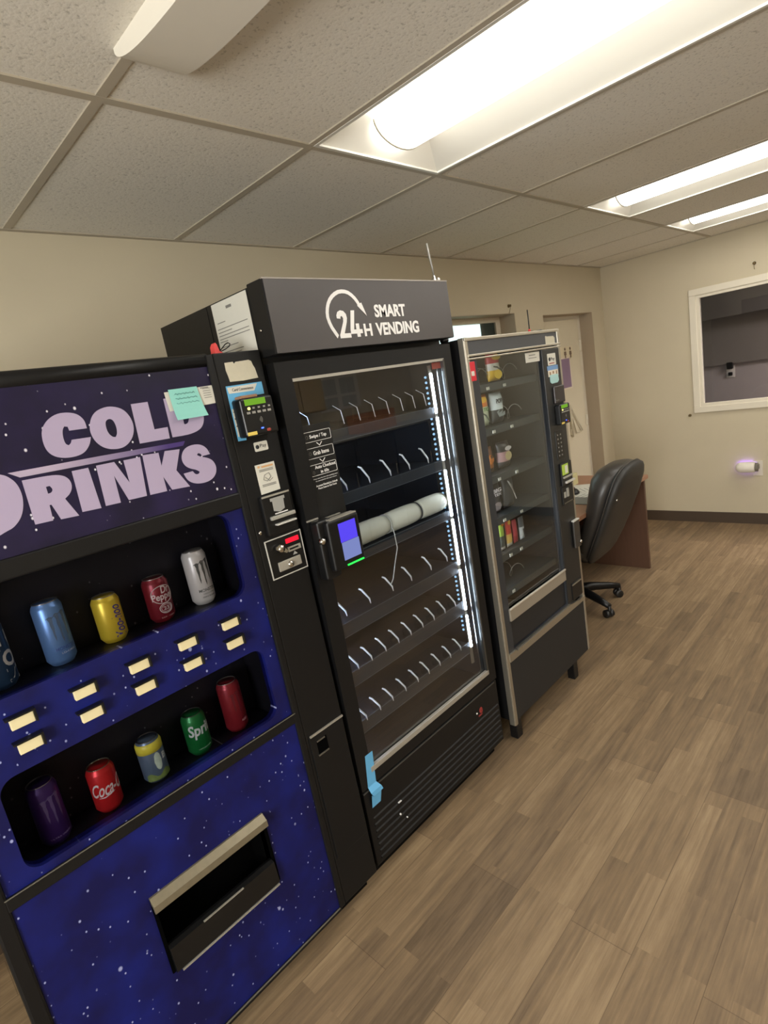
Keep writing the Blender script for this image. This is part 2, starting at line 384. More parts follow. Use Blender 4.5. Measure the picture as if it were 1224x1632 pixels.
(x0, z0), (x1, z1) = dk(4.175, 1.408), dk(4.355, 1.648)
MB().box(x0, x1, ys_-.0045, ys_-.003, z0, z1).done('purple_sheet', mat('notice_purple', (140, 116, 146), .4, var=.08, scale=9), pn, off)
a, b_, c = dk(4.272, 1.26), dk(4.455, 1.01), dk(4.345, 1.01); d, e_ = dk(4.272, .985), dk(4.30, 1.15)
br = MB().tube([(a[0], ys_-.012, a[1]), (b_[0], ys_-.012, b_[1]), (c[0], ys_-.012, c[1]), (e_[0], ys_-.012, e_[1])], .007, 6).tube([(a[0], ys_-.012, a[1]), (d[0], ys_-.012, d[1])], .011, 8).box(a[0]-.02, a[0]+.02, ys_-.012, ys_, d[1]+.02, d[1]+.07)
lone('door_bracket', br, mat('bracket_white', (206, 196, 172), .5), 'white triangular pull bracket on the white door beside the machine', 'bracket', (a[0], ys_, d[1]))

# window_2: framed pane in the right wall, dim room behind
w2 = tag(bpy.data.objects.new('window_2', None), kind='structure'); C.objects.link(w2); w2.location = (XR, RY1, RZ0)
off = (XR, RY1, RZ0)
m = MB(); fw = .052
for (y0, y1, z0, z1) in ((RY0, RY1, RZ1-fw, RZ1), (RY0, RY1, RZ0, RZ0+fw), (RY1-fw, RY1, RZ0+fw, RZ1-fw), (RY0, RY0+fw, RZ0+fw, RZ1-fw)): m.box(XR-.018, XR+.0, y0, y1, z0, z1, .003)
m.done('casing', TRIMW, w2, off)
m = MB(); g0 = fw-.004; g1 = fw+.024
for (y0, y1, z0, z1) in ((RY0+g0, RY1-g0, RZ1-g1, RZ1-g0), (RY0+g0, RY1-g0, RZ0+g0, RZ0+g1), (RY1-g1, RY1-g0, RZ0+g1, RZ1-g1), (RY0+g0, RY0+g1, RZ0+g1, RZ1-g1)): m.box(XR-.006, XR+.04, y0, y1, z0, z1, .002)
m.done('glazing_bead', TRIMW, w2, off)
MB().box(XR+.018, XR+.024, RY0+g1, RY1-g1, RZ0+g1, RZ1-g1).done('pane', glass('dim_pane', (205, 203, 205)), w2, off)
GREY = mat('grey_room_paint', (150, 142, 140), .8, var=.03)
nr = MB()
nr.box(XR+1.5, XR+1.6, -4, 1.2, 0, H).box(XR+.12, XR+1.6, 1.2, 1.3, 0, H).box(XR+.12, XR+1.6, -4.1, -4, 0, H).box(XR+.12, XR+1.6, -4, 1.2, H, H+.05).box(XR+.12, XR+1.6, -4, 1.2, -.05, 0)
struct('wall_beyond', nr, GREY)
struct('trim_3', MB().box(XR+1.46, XR+1.5, -4, 1.2, 1.30, 1.78), mat('upper_panel_taupe', (112, 106, 100), .7, var=.03))
struct('trim_4', MB().box(XR+1.30, XR+1.5, -4, 1.2, 1.78, H-.001), mat('soffit_dark', (92, 88, 84), .7, var=.03))
pl_ = bpy.data.lights.new('next_room_fill', 'AREA'); pl_.size = .5; pl_.energy = 140; pl_.color = (.97, .96, 1)  # added unseen light that brightens what shows through the pane
po = bpy.data.objects.new('next_room_fill', pl_); C.objects.link(po); pl_.color = (1, .96, .90); po.location = (XR+.5, -2.6, H-.05)
oy, oz = -.669, 1.215
ou = empty('outlet', (XR+1.499, oy, oz-.06), 'small outlet with dark plug on the grey wall seen through the right window', 'outlet'); off = ou.location.copy()
MB().box(XR+1.492, XR+1.4995, oy-.04, oy+.04, oz-.06, oz+.06, .002).done('cover_plate', mat('outlet_white', (200, 196, 190), .5), ou, off)
MB().box(XR+1.45, XR+1.492, oy-.028, oy+.028, oz+.03, oz+.10, .006).box(XR+1.47, XR+1.492, oy-.02, oy+.02, oz-.04, oz-.004, .006).done('plug', BLACK2, ou, off)

# hooks and screws on the walls
def screw(x, y, z, nx, ny, label, drop=.0):
    s = empty('wall_hook', (x, y, z), label, 'hook')
    ax = 'x' if nx else 'y'; sg_ = -1
    MB().lathe([(.004, 0), (.012, sg_*.002), (.012, sg_*.006), (.004, sg_*.016), (.009, sg_*.018), (.008, sg_*.024), (.0005, sg_*.025)], 14, (0, 0, 0), ax).done('screw_head', mat('dull_brass', (120, 104, 74), .35, .8), s)
    if drop: MB().tube([(sg_*.02*nx, sg_*.02*ny, 0), (sg_*.014*nx, sg_*.014*ny, -drop*.5), (sg_*.004*nx, sg_*.004*ny, -drop)], .0022, 6).done('cord', mat('cord_beige', (150, 138, 112), .8), s)
    return s
screw(XR, -1.20, 2.115, 1, 0, 'small hook with short cord above the dark framed window', .045)
screw(XR, -.69, .978, 1, 0, 'small round screw head below left corner of the dark framed window')
screw(3.487, 0, 2.089, 0, 1, 'small hook with a dangling cord above the recessed back window', .05)

# plug-in air freshener with purple glow on its outlet plate
af = empty('night_light', (XR, -1.185, .43), 'white capsule night light glowing purple, plugged in low on the right wall', 'night light'); off = af.location.copy()
MB().box(XR-.006, XR, -1.222, -1.150, .425, .552, .002).done('outlet_plate', mat('plate_ivory', (214, 206, 190), .5), af, off)
cap = [(.001, -1.035), (.018, -1.038), (.034, -1.050), (.044, -1.070), (.046, -1.10), (.046, -1.165), (.042, -1.176), (.001, -1.178)]
MB().lathe(cap, 22, (XR-.052, 0, .508), 'y').done('shade', mat('capsule_white', (232, 226, 214), .4), af, off, True)
MB().lathe([(.001, -1.178), (.036, -1.178), (.036, -1.196), (.001, -1.196)], 18, (XR-.050, 0, .508), 'y').box(XR-.05, XR-.006, -1.2, -1.176, .49, .526).done('body', mat('capsule_grey', (120, 114, 104), .5), af, off)
MB().box(XR-.016, XR-.010, -1.165, -1.055, .476, .540).done('glow_panel', emit('purple_glow', (150, 110, 255), 9.), af, off)

# ceiling fixture: dark curved cover at top left
df = empty('air_deflector', (.41, -1.3, H), 'plain white curved cover hanging from the ceiling near the top left', 'deflector')
prof = [(-1.085, H)]+[(-1.086-.54*(k/22)**1.5, H-.010-.047*(1-math.exp(-3.2*k/22))) for k in range(23)]+[(-1.66, H-.03), (-1.66, H)]
MB().prism(prof, .335, .470, 'x').done('cover', mat('deflector_white', (228, 222, 208), .5, var=.02), df, df.location)
MB().box(.345, .460, -1.65, -1.12, H-.006, H-.001, .001).done('mounting_plate', mat('deflector_plate', (222, 216, 204), .6), df, df.location)

# ------------------------------------------------------------------ ceiling troffers
LENS = emit('lit_lens', (255, 250, 241), TROFFER)
TRAY = mat('troffer_enamel', (218, 215, 205), .45, var=.01)
def make_troffer(cx, cy, label):
    t = empty('ceiling_light', (cx, cy, H), label, 'ceiling light', 'recessed ceiling lights')
    hx, hy = T/2-.013, GL/2-.013; dp = .085; m = MB()
    # sloped housing: outer rim, slopes, inner flat
    R0 = [(-hx, -hy, 0), (hx, -hy, 0), (hx, hy, 0), (-hx, hy, 0)]
    R1 = [(-.125, -hy+.10, dp), (.125, -hy+.10, dp), (.125, hy-.10, dp), (-.125, hy-.10, dp)]
    R2 = [(-hx, -hy, .005), (hx, -hy, .005), (hx, hy, .005), (-hx, hy, .005)]
    R3 = [(-.13, -hy+.095, dp+.004), (.13, -hy+.095, dp+.004), (.13, hy-.095, dp+.004), (-.13, hy-.095, dp+.004)]
    vr = [[m.bm.verts.new(p) for p in R] for R in (R1, R0, R2, R3)]
    for a, b in zip(vr, vr[1:]):
        for i in range(4): m.bm.faces.new((a[i], a[(i+1) % 4], b[(i+1) % 4], b[i]))
    m.bm.faces.new(vr[0]); m.bm.faces.new(vr[-1])
    m.done('housing', TRAY, t)
    n = 14; r = .112
    sec = [(r*math.cos(math.pi+math.pi*k/n), .064+.062*math.sin(math.pi+math.pi*k/n)) for k in range(n+1)]
    ly = hy-.085
    MB().prism([(-p[0], p[1]) for p in sec], -ly, ly, 'y').done('lens', LENS, t)
    for s in (-1, 1):
        e = MB().tube([(p[0]*1.01, s*ly, .065+(p[1]-.064)*1.02) for p in sec], .0035, 6); e.done('lens_end_ring', mat('ring_grey', (170, 164, 146), .5), t)
    m = MB()
    for s in (-1, 1): m.box(s*hx-.006, s*hx+.006, -hy-.006, hy+.006, -.005, .001).box(-hx, hx, s*hy-.006, s*hy+.006, -.005, .0008)
    m.done('rim', TRAY, t)
    return t
def copy_tree(o, parent=None):
    c = o.copy(); C.objects.link(c)
    if parent is not None: c.parent = parent
    for ch in list(o.children): copy_tree(ch, c)
    return c
LL = {(6, 1): 'largest lit troffer, nearest ceiling light, above the glass-door machine', (9, 1): 'lit troffer in middle distance, second of three along the ceiling',
      (11, 1): 'smallest, farthest lit troffer near the far right wall'}
t0 = None
for (i, j) in LIGHT_CELLS:
    cx, cy = (xs[i]+xs[i+1])/2, (ys[j]+ys[j+1])/2
    lb = LL.get((i, j), 'lit troffer added out of view to brighten the room')
    if t0 is None: t0 = make_troffer(cx, cy, lb)
    else:
        t = copy_tree(t0); t.location = (cx, cy, H); t['label'] = lb

# ------------------------------------------------------------------ cold drinks machine (leans back slightly)
PV = Vector((.6412, -.9376, .066)); RX = -0.02439; SC1 = .972
SKY1 = stars('night_sky_header', (27, 23, 46), (38, 31, 66), (215, 212, 222), .3, .84, .3)
SKY2 = stars('night_sky_blue', (17, 18, 70), (19, 28, 104), (150, 156, 200), .45, .80, .25)
SKY3 = stars('night_sky_black', (18, 17, 20), (26, 24, 30), (120, 118, 116), .5, .93)
LAV = mat('lavender_print', (170, 157, 184), .5, spec=.3)
cd = empty('drink_vending_machine', PV, 'black and blue starry drink machine with COLD DRINKS lettering, nearest at left', 'vending machine', rot=(RX, 0, 0)); cd.scale = (SC1,)*3
L, Rr = -.962, .015
m = MB(); m.box(L, Rr, .17, .80, .03, 1.795, .006).box(L, L+.03, .05, .18, .03, 1.795).box(-.150, Rr, .05, .18, .03, 1.795).box(L, -.15, .05, .18, 1.42, 1.795).box(L, -.15, .05, .18, .99, 1.13).box(L, -.15, .12, .18, .03, .73)
m.done('cabinet', BLACK, cd)
for fx in (L+.06, Rr-.06):
    for fy in (.12, .74):
        MB().lathe([(.022, -.066/SC1-fy*math.tan(RX)), (.024, -.055/SC1-fy*math.tan(RX)), (.012, -.05/SC1-fy*math.tan(RX)), (.012, .034)], 12, (fx, fy, 0)).done('foot', BLACK2, cd)
MB().box(L+.02, Rr-.015, .055, .78, -.066/SC1-.055*math.tan(RX)+.001, .035).done('base_shade_block', mat('base_shade_black', (12, 12, 12), .7, spec=.1), cd)  # black block added to make the dark band below the machine
# door frame rails and stiles
m = MB()
m.tube([(L+.012, .018, 1.797), (-.150, .018, 1.797)], .021, 14).box(L, -.150, .018, .06, 1.776, 1.816, .006)
m.box(L, L+.036, -.004, .06, .012, 1.80, .006).box(-.160, -.138, -.004, .06, .008, 1.812, .004)
m.box(L+.03, -.155, -.002, .06, 1.386, 1.432, .005).box(L+.03, -.155, -.004, .06, .700, .731, .003).box(L+.03, -.155, -.003, .06, .0, .014, .002)
m.done('door_frame', BLACK, cd)
MB().box(L+.03, -.154, -.0055, -.003, .7305, .7322).done('seam_strip', mat('seam_grey', (120, 116, 104), .45, .3), cd)
MB().box(L+.03, -.162, -.0055, -.002, .012, .0145).done('bottom_strip', mat('seam_grey', (120, 116, 104), .45, .3), cd)
hp = MB().box(L+.033, -.157, .004, .05, 1.428, 1.782).done('header_panel', SKY1, cd)
D2 = [(-.840, 1.622), (-.735, 1.620), (-.694, 1.607), (-.681, 1.599), (-.669, 1.581), (-.666, 1.555), (-.671, 1.529), (-.682, 1.507), (-.700, 1.491), (-.716, 1.487), (-.745, 1.476), (-.845, 1.478)]
D2i = [(-.785, 1.582), (-.752, 1.582), (-.737, 1.570), (-.732, 1.548), (-.738, 1.524), (-.755, 1.514), (-.785, 1.514)]
GL_ = {'C': [[(-.5, 1.672), (-.5, 1.691), (-.511, 1.707), (-.531, 1.714), (-.555, 1.714), (-.577, 1.703), (-.592, 1.685), (-.597, 1.664), (-.596, 1.64), (-.586, 1.624), (-.567, 1.615), (-.542, 1.613), (-.52, 1.618), (-.504, 1.634), (-.497, 1.651), (-.539, 1.652), (-.542, 1.645), (-.548, 1.641), (-.554, 1.645), (-.555, 1.66), (-.552, 1.676), (-.546, 1.684), (-.539, 1.682), (-.538, 1.673)]],
 'O': [[(-.433, 1.714), (-.408, 1.704), (-.395, 1.682), (-.393, 1.656), (-.404, 1.631), (-.426, 1.614), (-.451, 1.612), (-.475, 1.62), (-.491, 1.639), (-.496, 1.664), (-.489, 1.687), (-.475, 1.705), (-.454, 1.713)], [(-.445, 1.686), (-.437, 1.681), (-.434, 1.666), (-.436, 1.649), (-.442, 1.641), (-.449, 1.642), (-.457, 1.653), (-.458, 1.67), (-.455, 1.682)]],
 'L': [[(-.386, 1.712), (-.344, 1.712), (-.345, 1.643), (-.310, 1.643), (-.312, 1.614), (-.390, 1.615)]],
 'D': [[(-.302, 1.714), (-.255, 1.716), (-.230, 1.712), (-.208, 1.690), (-.203, 1.664), (-.207, 1.640), (-.222, 1.622), (-.255, 1.614), (-.304, 1.615)], [(-.263, 1.686), (-.253, 1.684), (-.246, 1.672), (-.246, 1.656), (-.253, 1.643), (-.264, 1.642)]],
 'D2': [D2, D2i],
 'R': [[(-.659, 1.585), (-.600, 1.584), (-.578, 1.578), (-.567, 1.566), (-.566, 1.549), (-.575, 1.534), (-.588, 1.526), (-.57, 1.481), (-.608, 1.483), (-.618, 1.520), (-.622, 1.520), (-.624, 1.485), (-.66, 1.486)], [(-.618, 1.561), (-.61, 1.561), (-.606, 1.553), (-.610, 1.546), (-.618, 1.545)]],
 'I': [[(-.558, 1.583), (-.522, 1.583), (-.519, 1.485), (-.561, 1.487)]],
 'N': [[(-.504, 1.584), (-.462, 1.584), (-.44, 1.528), (-.44, 1.583), (-.399, 1.583), (-.408, 1.486), (-.453, 1.487), (-.471, 1.552), (-.473, 1.486), (-.508, 1.487)]],
 'K': [[(-.392, 1.586), (-.351, 1.584), (-.352, 1.55), (-.334, 1.585), (-.294, 1.582), (-.317, 1.531), (-.292, 1.482), (-.341, 1.485), (-.355, 1.523), (-.355, 1.485), (-.399, 1.486)]],
 'S': [[(-.213, 1.548), (-.219, 1.573), (-.245, 1.586), (-.275, 1.584), (-.293, 1.567), (-.296, 1.546), (-.282, 1.526), (-.262, 1.516), (-.26, 1.51), (-.269, 1.509), (-.276, 1.517), (-.297, 1.517), (-.29, 1.498), (-.267, 1.484), (-.237, 1.482), (-.213, 1.497), (-.204, 1.517), (-.212, 1.539), (-.24, 1.552), (-.244, 1.559), (-.237, 1.561), (-.234, 1.549)]]}
GL_['S'] = [[(-.2135, 1.553), (-.219, 1.571), (-.233, 1.583), (-.254, 1.587), (-.277, 1.583), (-.291, 1.570), (-.296, 1.553), (-.291, 1.537), (-.279, 1.527), (-.262, 1.520), (-.255, 1.513), (-.259, 1.508), (-.269, 1.509), (-.274, 1.519), (-.300, 1.518), (-.294, 1.498), (-.278, 1.486), (-.254, 1.481), (-.228, 1.484), (-.210, 1.497), (-.204, 1.517), (-.210, 1.535), (-.224, 1.545), (-.244, 1.552), (-.251, 1.558), (-.247, 1.562), (-.240, 1.560), (-.237, 1.552)]]
for k, v in GL_.items():
    MB().flat([smooth(o) if k in 'CODRSD2' else o for o in v], .003, .0012).done('letter', LAV, hp)
# underline stroke that fades from lavender to deep purple
def fade():
    m = bpy.data.materials.new('underline_print'); m.use_nodes = True; nt = m.node_tree; b = nt.nodes['Principled BSDF']; b.inputs['Roughness'].default_value = .5
    tc = N(nt, 'ShaderNodeTexCoord'); sp = N(nt, 'ShaderNodeSeparateXYZ'); nt.links.new(tc.outputs['Object'], sp.inputs[0])
    r = N(nt, 'ShaderNodeMapRange'); r.inputs['From Min'].default_value = -.60; r.inputs['From Max'].default_value = -.32; nt.links.new(sp.outputs[0], r.inputs['Value'])
    x = N(nt, 'ShaderNodeMix', data_type='RGBA'); x.inputs[6].default_value = (*lin((176, 162, 184)), 1); x.inputs[7].default_value = (*lin((64, 44, 110)), 1)
    nt.links.new(r.outputs['Result'], x.inputs[0]); nt.links.new(x.outputs[2], b.inputs['Base Color']); return m
MB().flat([[(-.680, 1.606), (-.485, 1.604), (-.274, 1.600), (-.282, 1.589), (-.489, 1.590), (-.660, 1.592)]], .003, .0012).done('underline', fade(), hp)
# product panel with two display openings
up_ = rrect(-.905, -.206, 1.146, 1.386, .035, 6, (1, 1, 1, 1)); lo_ = rrect(-.878, -.204, .752, .976, .036, 6)
MB().flat([[(L+.034, .728), (-.153, .728), (-.153, 1.390), (L+.034, 1.390)], up_, lo_], .004, .03).done('product_panel', SKY2, cd)
for (x0, x1, z0, z1) in ((-.930, -.196, 1.142, 1.395), (-.905, -.196, .736, .985)):
    m = MB(); t = .006
    m.box(x0, x1, .150, .156, z0, z1).box(x0, x1, .034, .156, z0-t, z0).box(x0, x1, .034, .156, z1, z1+t).box(x0-t, x0, .034, .156, z0, z1).box(x1, x1+t, .034, .156, z0, z1)
    m.done('display_niche', SKY3, cd)
pg = glass('acrylic_pane', (228, 228, 232), 1.4, .05)
MB().flat([rrect(-.91, -.2, 1.143, 1.389, .035)], .016, .002).done('display_pane', pg, cd)
MB().flat([rrect(-.884, -.2, .747, .980, .036)], .016, .002).done('display_pane', pg, cd)
# selection buttons
CREAM = mat('cream_button', (226, 212, 168), .45)
for k in range(5):
    bx = -.2835-k*.1287
    for bz in (1.088, 1.030):
        hb = MB()
        hb.prism([(bx-.031, bz+.017), (bx+.027, bz+.017), (bx+.027, bz-.013), (bx+.023, bz-.013), (bx+.023, bz+.013), (bx-.027, bz+.013), (bx-.031, bz+.013)], -.016, .004, 'y')
        hb = hb.done('selection_button', BLACK2, cd)
        MB().box(bx-.0235, bx+.0225, -.010, .003, bz-.013, bz+.012, .0015).done('button_face', CREAM, hb)
# lower door with delivery slot
MB().flat([[(L+.034, .014), (-.160, .014), (-.157, .702), (L+.034, .702)], [(-.668, .282), (-.342, .282), (-.342, .500), (-.668, .500)]], .002, .03).done('lower_door', SKY2, cd)
m = MB(); m.box(-.672, -.338, .11, .118, .276, .506).box(-.676, -.668, -.004, .118, .276, .506).box(-.342, -.334, -.004, .118, .276, .506).box(-.672, -.338, .0, .118, .276, .284).box(-.672, -.338, .01, .118, .498, .506)
m.done('delivery_chute', VOID, cd)
sl = MB().prism([(-.004, .509), (-.022, .494), (-.024, .476), (-.018, .474), (-.012, .488), (.006, .500), (.006, .509)], -.676, -.336, 'x').done('delivery_hood', mat('hood_metal', (136, 128, 108), .4, .6, var=.15, scale=60), cd)
m = MB().prism([(.012, .352), (.002, .354), (-.012, .350), (-.018, .285), (-.012, .277), (.012, .277)], -.668, -.343, 'x')
m.done('delivery_lip', BLACK2, cd)
MB().box(-.655, -.346, -.0205, -.016, .277, .281).done('lip_edge', STEEL, cd)  # pale strip laid in as the highlight along the lip's lower edge
MB().box(-.573, -.449, -.0155, -.011, .3495, .3525).done('lip_highlight_strip', STEEL, cd)
# payment column
colm = MB().box(-.138, Rr, -.002, .06, .008, 1.814, .004).done('payment_column', BLACK, cd)
F_ = -.0035
MB().flat([[(-.108, 1.786), (-.082, 1.787), (-.079, 1.781), (-.073, 1.786), (-.030, 1.788), (-.022, 1.784), (-.019, 1.772), (-.015, 1.764), (-.011, 1.736), (-.060, 1.733), (-.104, 1.734), (-.106, 1.750), (-.109, 1.765)]], F_, .0015).done('torn_sticker', mat('torn_paper', (196, 190, 170), .8, var=.12, scale=40), colm)
st = MB().flat([[(-.122, 1.723), (-.003, 1.724), (-.003, 1.689), (-.093, 1.688), (-.096, 1.569), (-.123, 1.570)]], F_, .001).done('price_sticker', mat('sticker_blue', (96, 170, 214), .5), colm)
MB().flat([[(-.119, 1.719), (-.020, 1.721), (-.034, 1.702), (-.117, 1.702)]], F_-.0006, .0006).flat([[(-.120, 1.660), (-.104, 1.66), (-.102, 1.582), (-.120, 1.582)]], F_-.0006, .0006).done('white_field', PAPER, st)
MB().text('Card Convenience', -.105, -.036, 1.707, 1.715, F_-.0012, .0004).box(-.118, -.106, F_-.0012, F_-.0006, 1.65, 1.652).box(-.118, -.106, F_-.0012, F_-.0006, 1.63, 1.634).box(-.118, -.108, F_-.0012, F_-.0006, 1.61, 1.613).done('print', DARKINK, st)
def card_reader(parent, x0, x1, z0, z1, y0, d, big=True, off=None):
    """payment reader: sloped black case, green display, keys, yellow tag"""
    wv, hv = x1-x0, z1-z0
    def X(u): return x0+u*wv
    def Z(v): return z0+v*hv
    r = MB().box(x0, x1, y0-d, y0, z0, z1, .006, 3).done('card_reader', BLACK2, parent, off)
    yf = y0-d-.0006
    MB().box(X(.13), X(.76), yf-.001, yf+.001, Z(.80), Z(.96)).done('green_display', emit('green_lcd', (140, 200, 60), .55), r, off)
    MB().lathe([(.001, -.0015), (.0042*wv/.105, -.0015), (.0042*wv/.105, .001), (.001, .001)], 10, (X(.22), yf, Z(.72)), 'y').done('key_light', emit('key_glow', (255, 240, 140), 1.5), r, off)
    m = MB()
    for k in range(1, 5): m.box(X(.2+.16*k)-.03*wv, X(.2+.16*k)+.03*wv, yf-.0012, yf, Z(.70), Z(.745))
    for k in range(5): m.box(X(.18+.16*k)-.05*wv, X(.18+.16*k)+.05*wv, yf-.0012, yf, Z(.58), Z(.64))
    m.done('keys', mat('key_grey', (150, 148, 142), .5), r, off)
    m = MB()
    for k in range(3):
        rr = .03*wv+.035*wv*k; pts = [(X(.45)+rr*math.cos(a), yf, Z(.40)+rr*math.sin(a)) for a in [math.radians(-50+100*i/8) for i in range(9)]]
        m.tube(pts, .0008, 5)
    m.done('contactless_mark', GREYINK, r, off)
    MB().box(X(.46), X(.53), yf-.001, yf, Z(.155), Z(.19)).done('blue_light', emit('blue_led', (60, 90, 255), 4.), r, off)
    MB().box(X(.02), X(.30), yf-.001, yf, Z(.03), Z(.12)).done('yellow_tag', mat('yellow_tag', (220, 196, 96), .6), r, off)
    m = MB()
    for k, cx in enumerate((.66, .70)): m.lathe([(.0005, -.001-.0002*k), (.042*wv, -.001-.0002*k), (.042*wv, .001), (.0005, .001)], 14, (X(cx), yf, Z(.10)), 'y')
    m.done('card_marks', mat('card_red', (150, 56, 46), .6), r, off)
    return r
card_reader(colm, -.116, -.008, 1.576, 1.682, .0, .045)
MB().box(-.104, -.05, -.038, -.004, 1.682, 1.690, .002).done('reader_bracket', mat('bracket_tan', (150, 112, 84), .6), colm)
s_ = MB().flat([rrect(-.077, -.031, 1.530, 1.557, .004)], F_, .001).done('pay_sticker', PAPER, colm)
MB().text('Pay', -.058, -.036, 1.537, 1.550, F_-.0006, .0004).done('pay_lettering', DARKINK, s_)
MB().lathe([(.0005, -.0006), (.006, -.0006), (.006, 0), (.0005, 0)], 12, (-.067, F_, 1.543), 'y').done('print', DARKINK, s_)
s_ = MB().flat([[(-.0905, 1.493), (-.023, 1.493), (-.022, 1.408), (-.090, 1.406)]], F_, .001).done('instruction_sticker', PAPER, colm)
m = MB().box(-.083, -.076, F_-.0012, F_-.0006, 1.483, 1.489).box(-.070, -.030, F_-.0012, F_-.0006, 1.482, 1.487)
m.done('orange_print', mat('orange_ink', (206, 160, 110), .7), s_)
m = MB()
for z in (1.475, 1.471, 1.431, 1.427): m.box(-.080, -.032, F_-.0012, F_-.0006, z, z+.002)
m.tube([(-.072, F_-.001, 1.447), (-.066, F_-.001, 1.460), (-.050, F_-.001, 1.464), (-.045, F_-.001, 1.452), (-.060, F_-.001, 1.441)], .0009, 5, True).tube([(-.064, F_-.001, 1.452), (-.052, F_-.001, 1.440), (-.040, F_-.001, 1.447)], .0009, 5)
m.done('print', GREYINK, s_)
bv = MB().box(-.104, -.003, -.016, .0, 1.283, 1.402, .004).done('bill_validator', BLACK2, colm)
MB().box(-.101, -.004, -.0175, -.015, 1.396, 1.401).done('top_edge', STEEL, bv)
MB().flat([[(-.075, 1.390), (-.024, 1.390), (-.024, 1.381), (-.029, 1.381), (-.031, 1.352), (-.050, 1.345), (-.070, 1.352), (-.069, 1.381), (-.075, 1.381)]], -.0175, .0015).done('arrow_mark', mat('arrow_grey', (150, 150, 146), .6), bv)
MB().box(-.088, -.002, -.026, -.012, 1.327, 1.338, .002).done('bill_slot_lip', mat('slot_grey', (168, 166, 158), .4, .3), bv)
MB().box(-.068, -.022, -.0175, -.015, 1.341, 1.344).done('slot_text_strip', WHITE, bv)
MB().box(-.076, -.006, -.030, -.012, 1.309, 1.314, .001).done('lower_slot_lip', mat('slot_pale', (214, 212, 206), .4, .3), bv)
cp = MB().flat([[(-.119, 1.271), (.014, 1.272), (.013, 1.150), (-.118, 1.151)], [(-.116, 1.268), (.011, 1.269), (.010, 1.153), (-.115, 1.154)]], -.005, .003).done('coin_panel_border', mat('border_pale', (190, 188, 180), .5), colm)
MB().box(-.116, .011, -.004, -.002, 1.153, 1.269).done('coin_plate', BLACK2, cp)
MB().lathe([(.0005, -.018), (.010, -.018), (.012, -.012), (.012, -.003), (.0005, -.003)], 16, (-.072, 0, 1.236), 'y').prism([(-.090, 1.246), (-.076, 1.250), (-.058, 1.232), (-.052, 1.224), (-.058, 1.219), (-.074, 1.228), (-.092, 1.238)], -.016, -.010, 'y').done('return_lever', CHROME, cp)
MB().box(-.047, .001, -.006, -.003, 1.243, 1.257, .001).done('red_display', emit('red_led', (255, 30, 50), 1.2), cp)
MB().flat([[(-.047, 1.231), (.002, 1.231), (.002, 1.216), (-.045, 1.216)], [(-.041, 1.2265), (-.005, 1.2265), (-.005, 1.2205), (-.040, 1.2205)]], -.007, .004).done('coin_slot', STEEL, cp)
MB().flat([[(-.023, 1.213), (-.031, 1.203), (-.014, 1.203)]], -.0055, .0015).done('arrow_mark', mat('arrow_grey', (150, 150, 146), .6), cp)
lp = MB().box(-.091, -.008, -.009, -.003, 1.168, 1.197, .002).done('lock_plate', STEEL, cp)
MB().lathe([(.0005, -.016), (.008, -.016), (.010, -.012), (.010, -.008), (.0005, -.008)], 16, (-.050, 0, 1.181), 'y').done('lock', CHROME, lp)
cr = MB().box(-.128, .012, -.006, -.001, .18, .628, .002).done('coin_return_cover', BLACK, colm)
MB().box(-.124, .013, -.009, -.004, .626, .632).done('top_edge', STEEL, cr)
MB().box(-.105, -.064, -.0065, -.002, .553, .604).done('return_cup', VOID, cr)
MB().box(-.104, -.072, -.009, -.005, .600, .604).done('cup_edge', mat('cup_grey', (120, 116, 106), .4, .6), cr)
MB().box(-.108, -.066, -.010, -.005, .553, .557).done('cup_edge', mat('cup_grey', (120, 116, 106), .4, .6), cr)
MB().lathe([(.0005, -.004), (.005, -.004), (.006, -.002), (.006, 0), (.0005, 0)], 12, (-.122, 0, 1.300), 'y').done('rivet', CHROME, colm)

# things stuck on or lying on the drink machine
RM = Matrix.Translation(PV) @ Matrix.Rotation(RX, 4, 'X') @ Matrix.Scale(SC1, 4)
def on_cd(x, y, z): return RM @ Vector((x, y, z))
def stuck(name, mb, m, lab, cat, at, parts=()):
    o = mb.done(name, m, off=at); o.location = on_cd(*at); o.rotation_euler = (RX, 0, 0); o.scale = (SC1,)*3; tag(o, lab, cat)
    for n_, b_m, mt in parts: b_m.done(n_, mt, o, at)
    return o
q = MB()
for z in (1.725, 1.719, 1.713, 1.707, 1.701): q.box(-.190, -.168, .0005, .0012, z, z+.0014)
q.box(-.196, -.172, .0005, .0012, 1.727, 1.7295)
stuck('info_card', MB().flat([[(-.297, 1.729), (-.159, 1.732), (-.161, 1.684), (-.294, 1.680)]], .0012, .001), PAPER, 'white printed card on the drink machine header, half behind the teal note', 'card', (-.23, .003, 1.68), [('print', q, GREYINK)])
q = MB()
for k, z in enumerate((1.720, 1.708, 1.696, 1.684, 1.672)):
    a = -.272; e = -.216+.004*k; pts = [(a+(e-a)*i/16, -.0025, z+.002*math.sin(i*2.2+k)+.001*(i % 2)) for i in range(17)]; q.tube(pts, .0007, 4)
nb = MB(); rows = 8
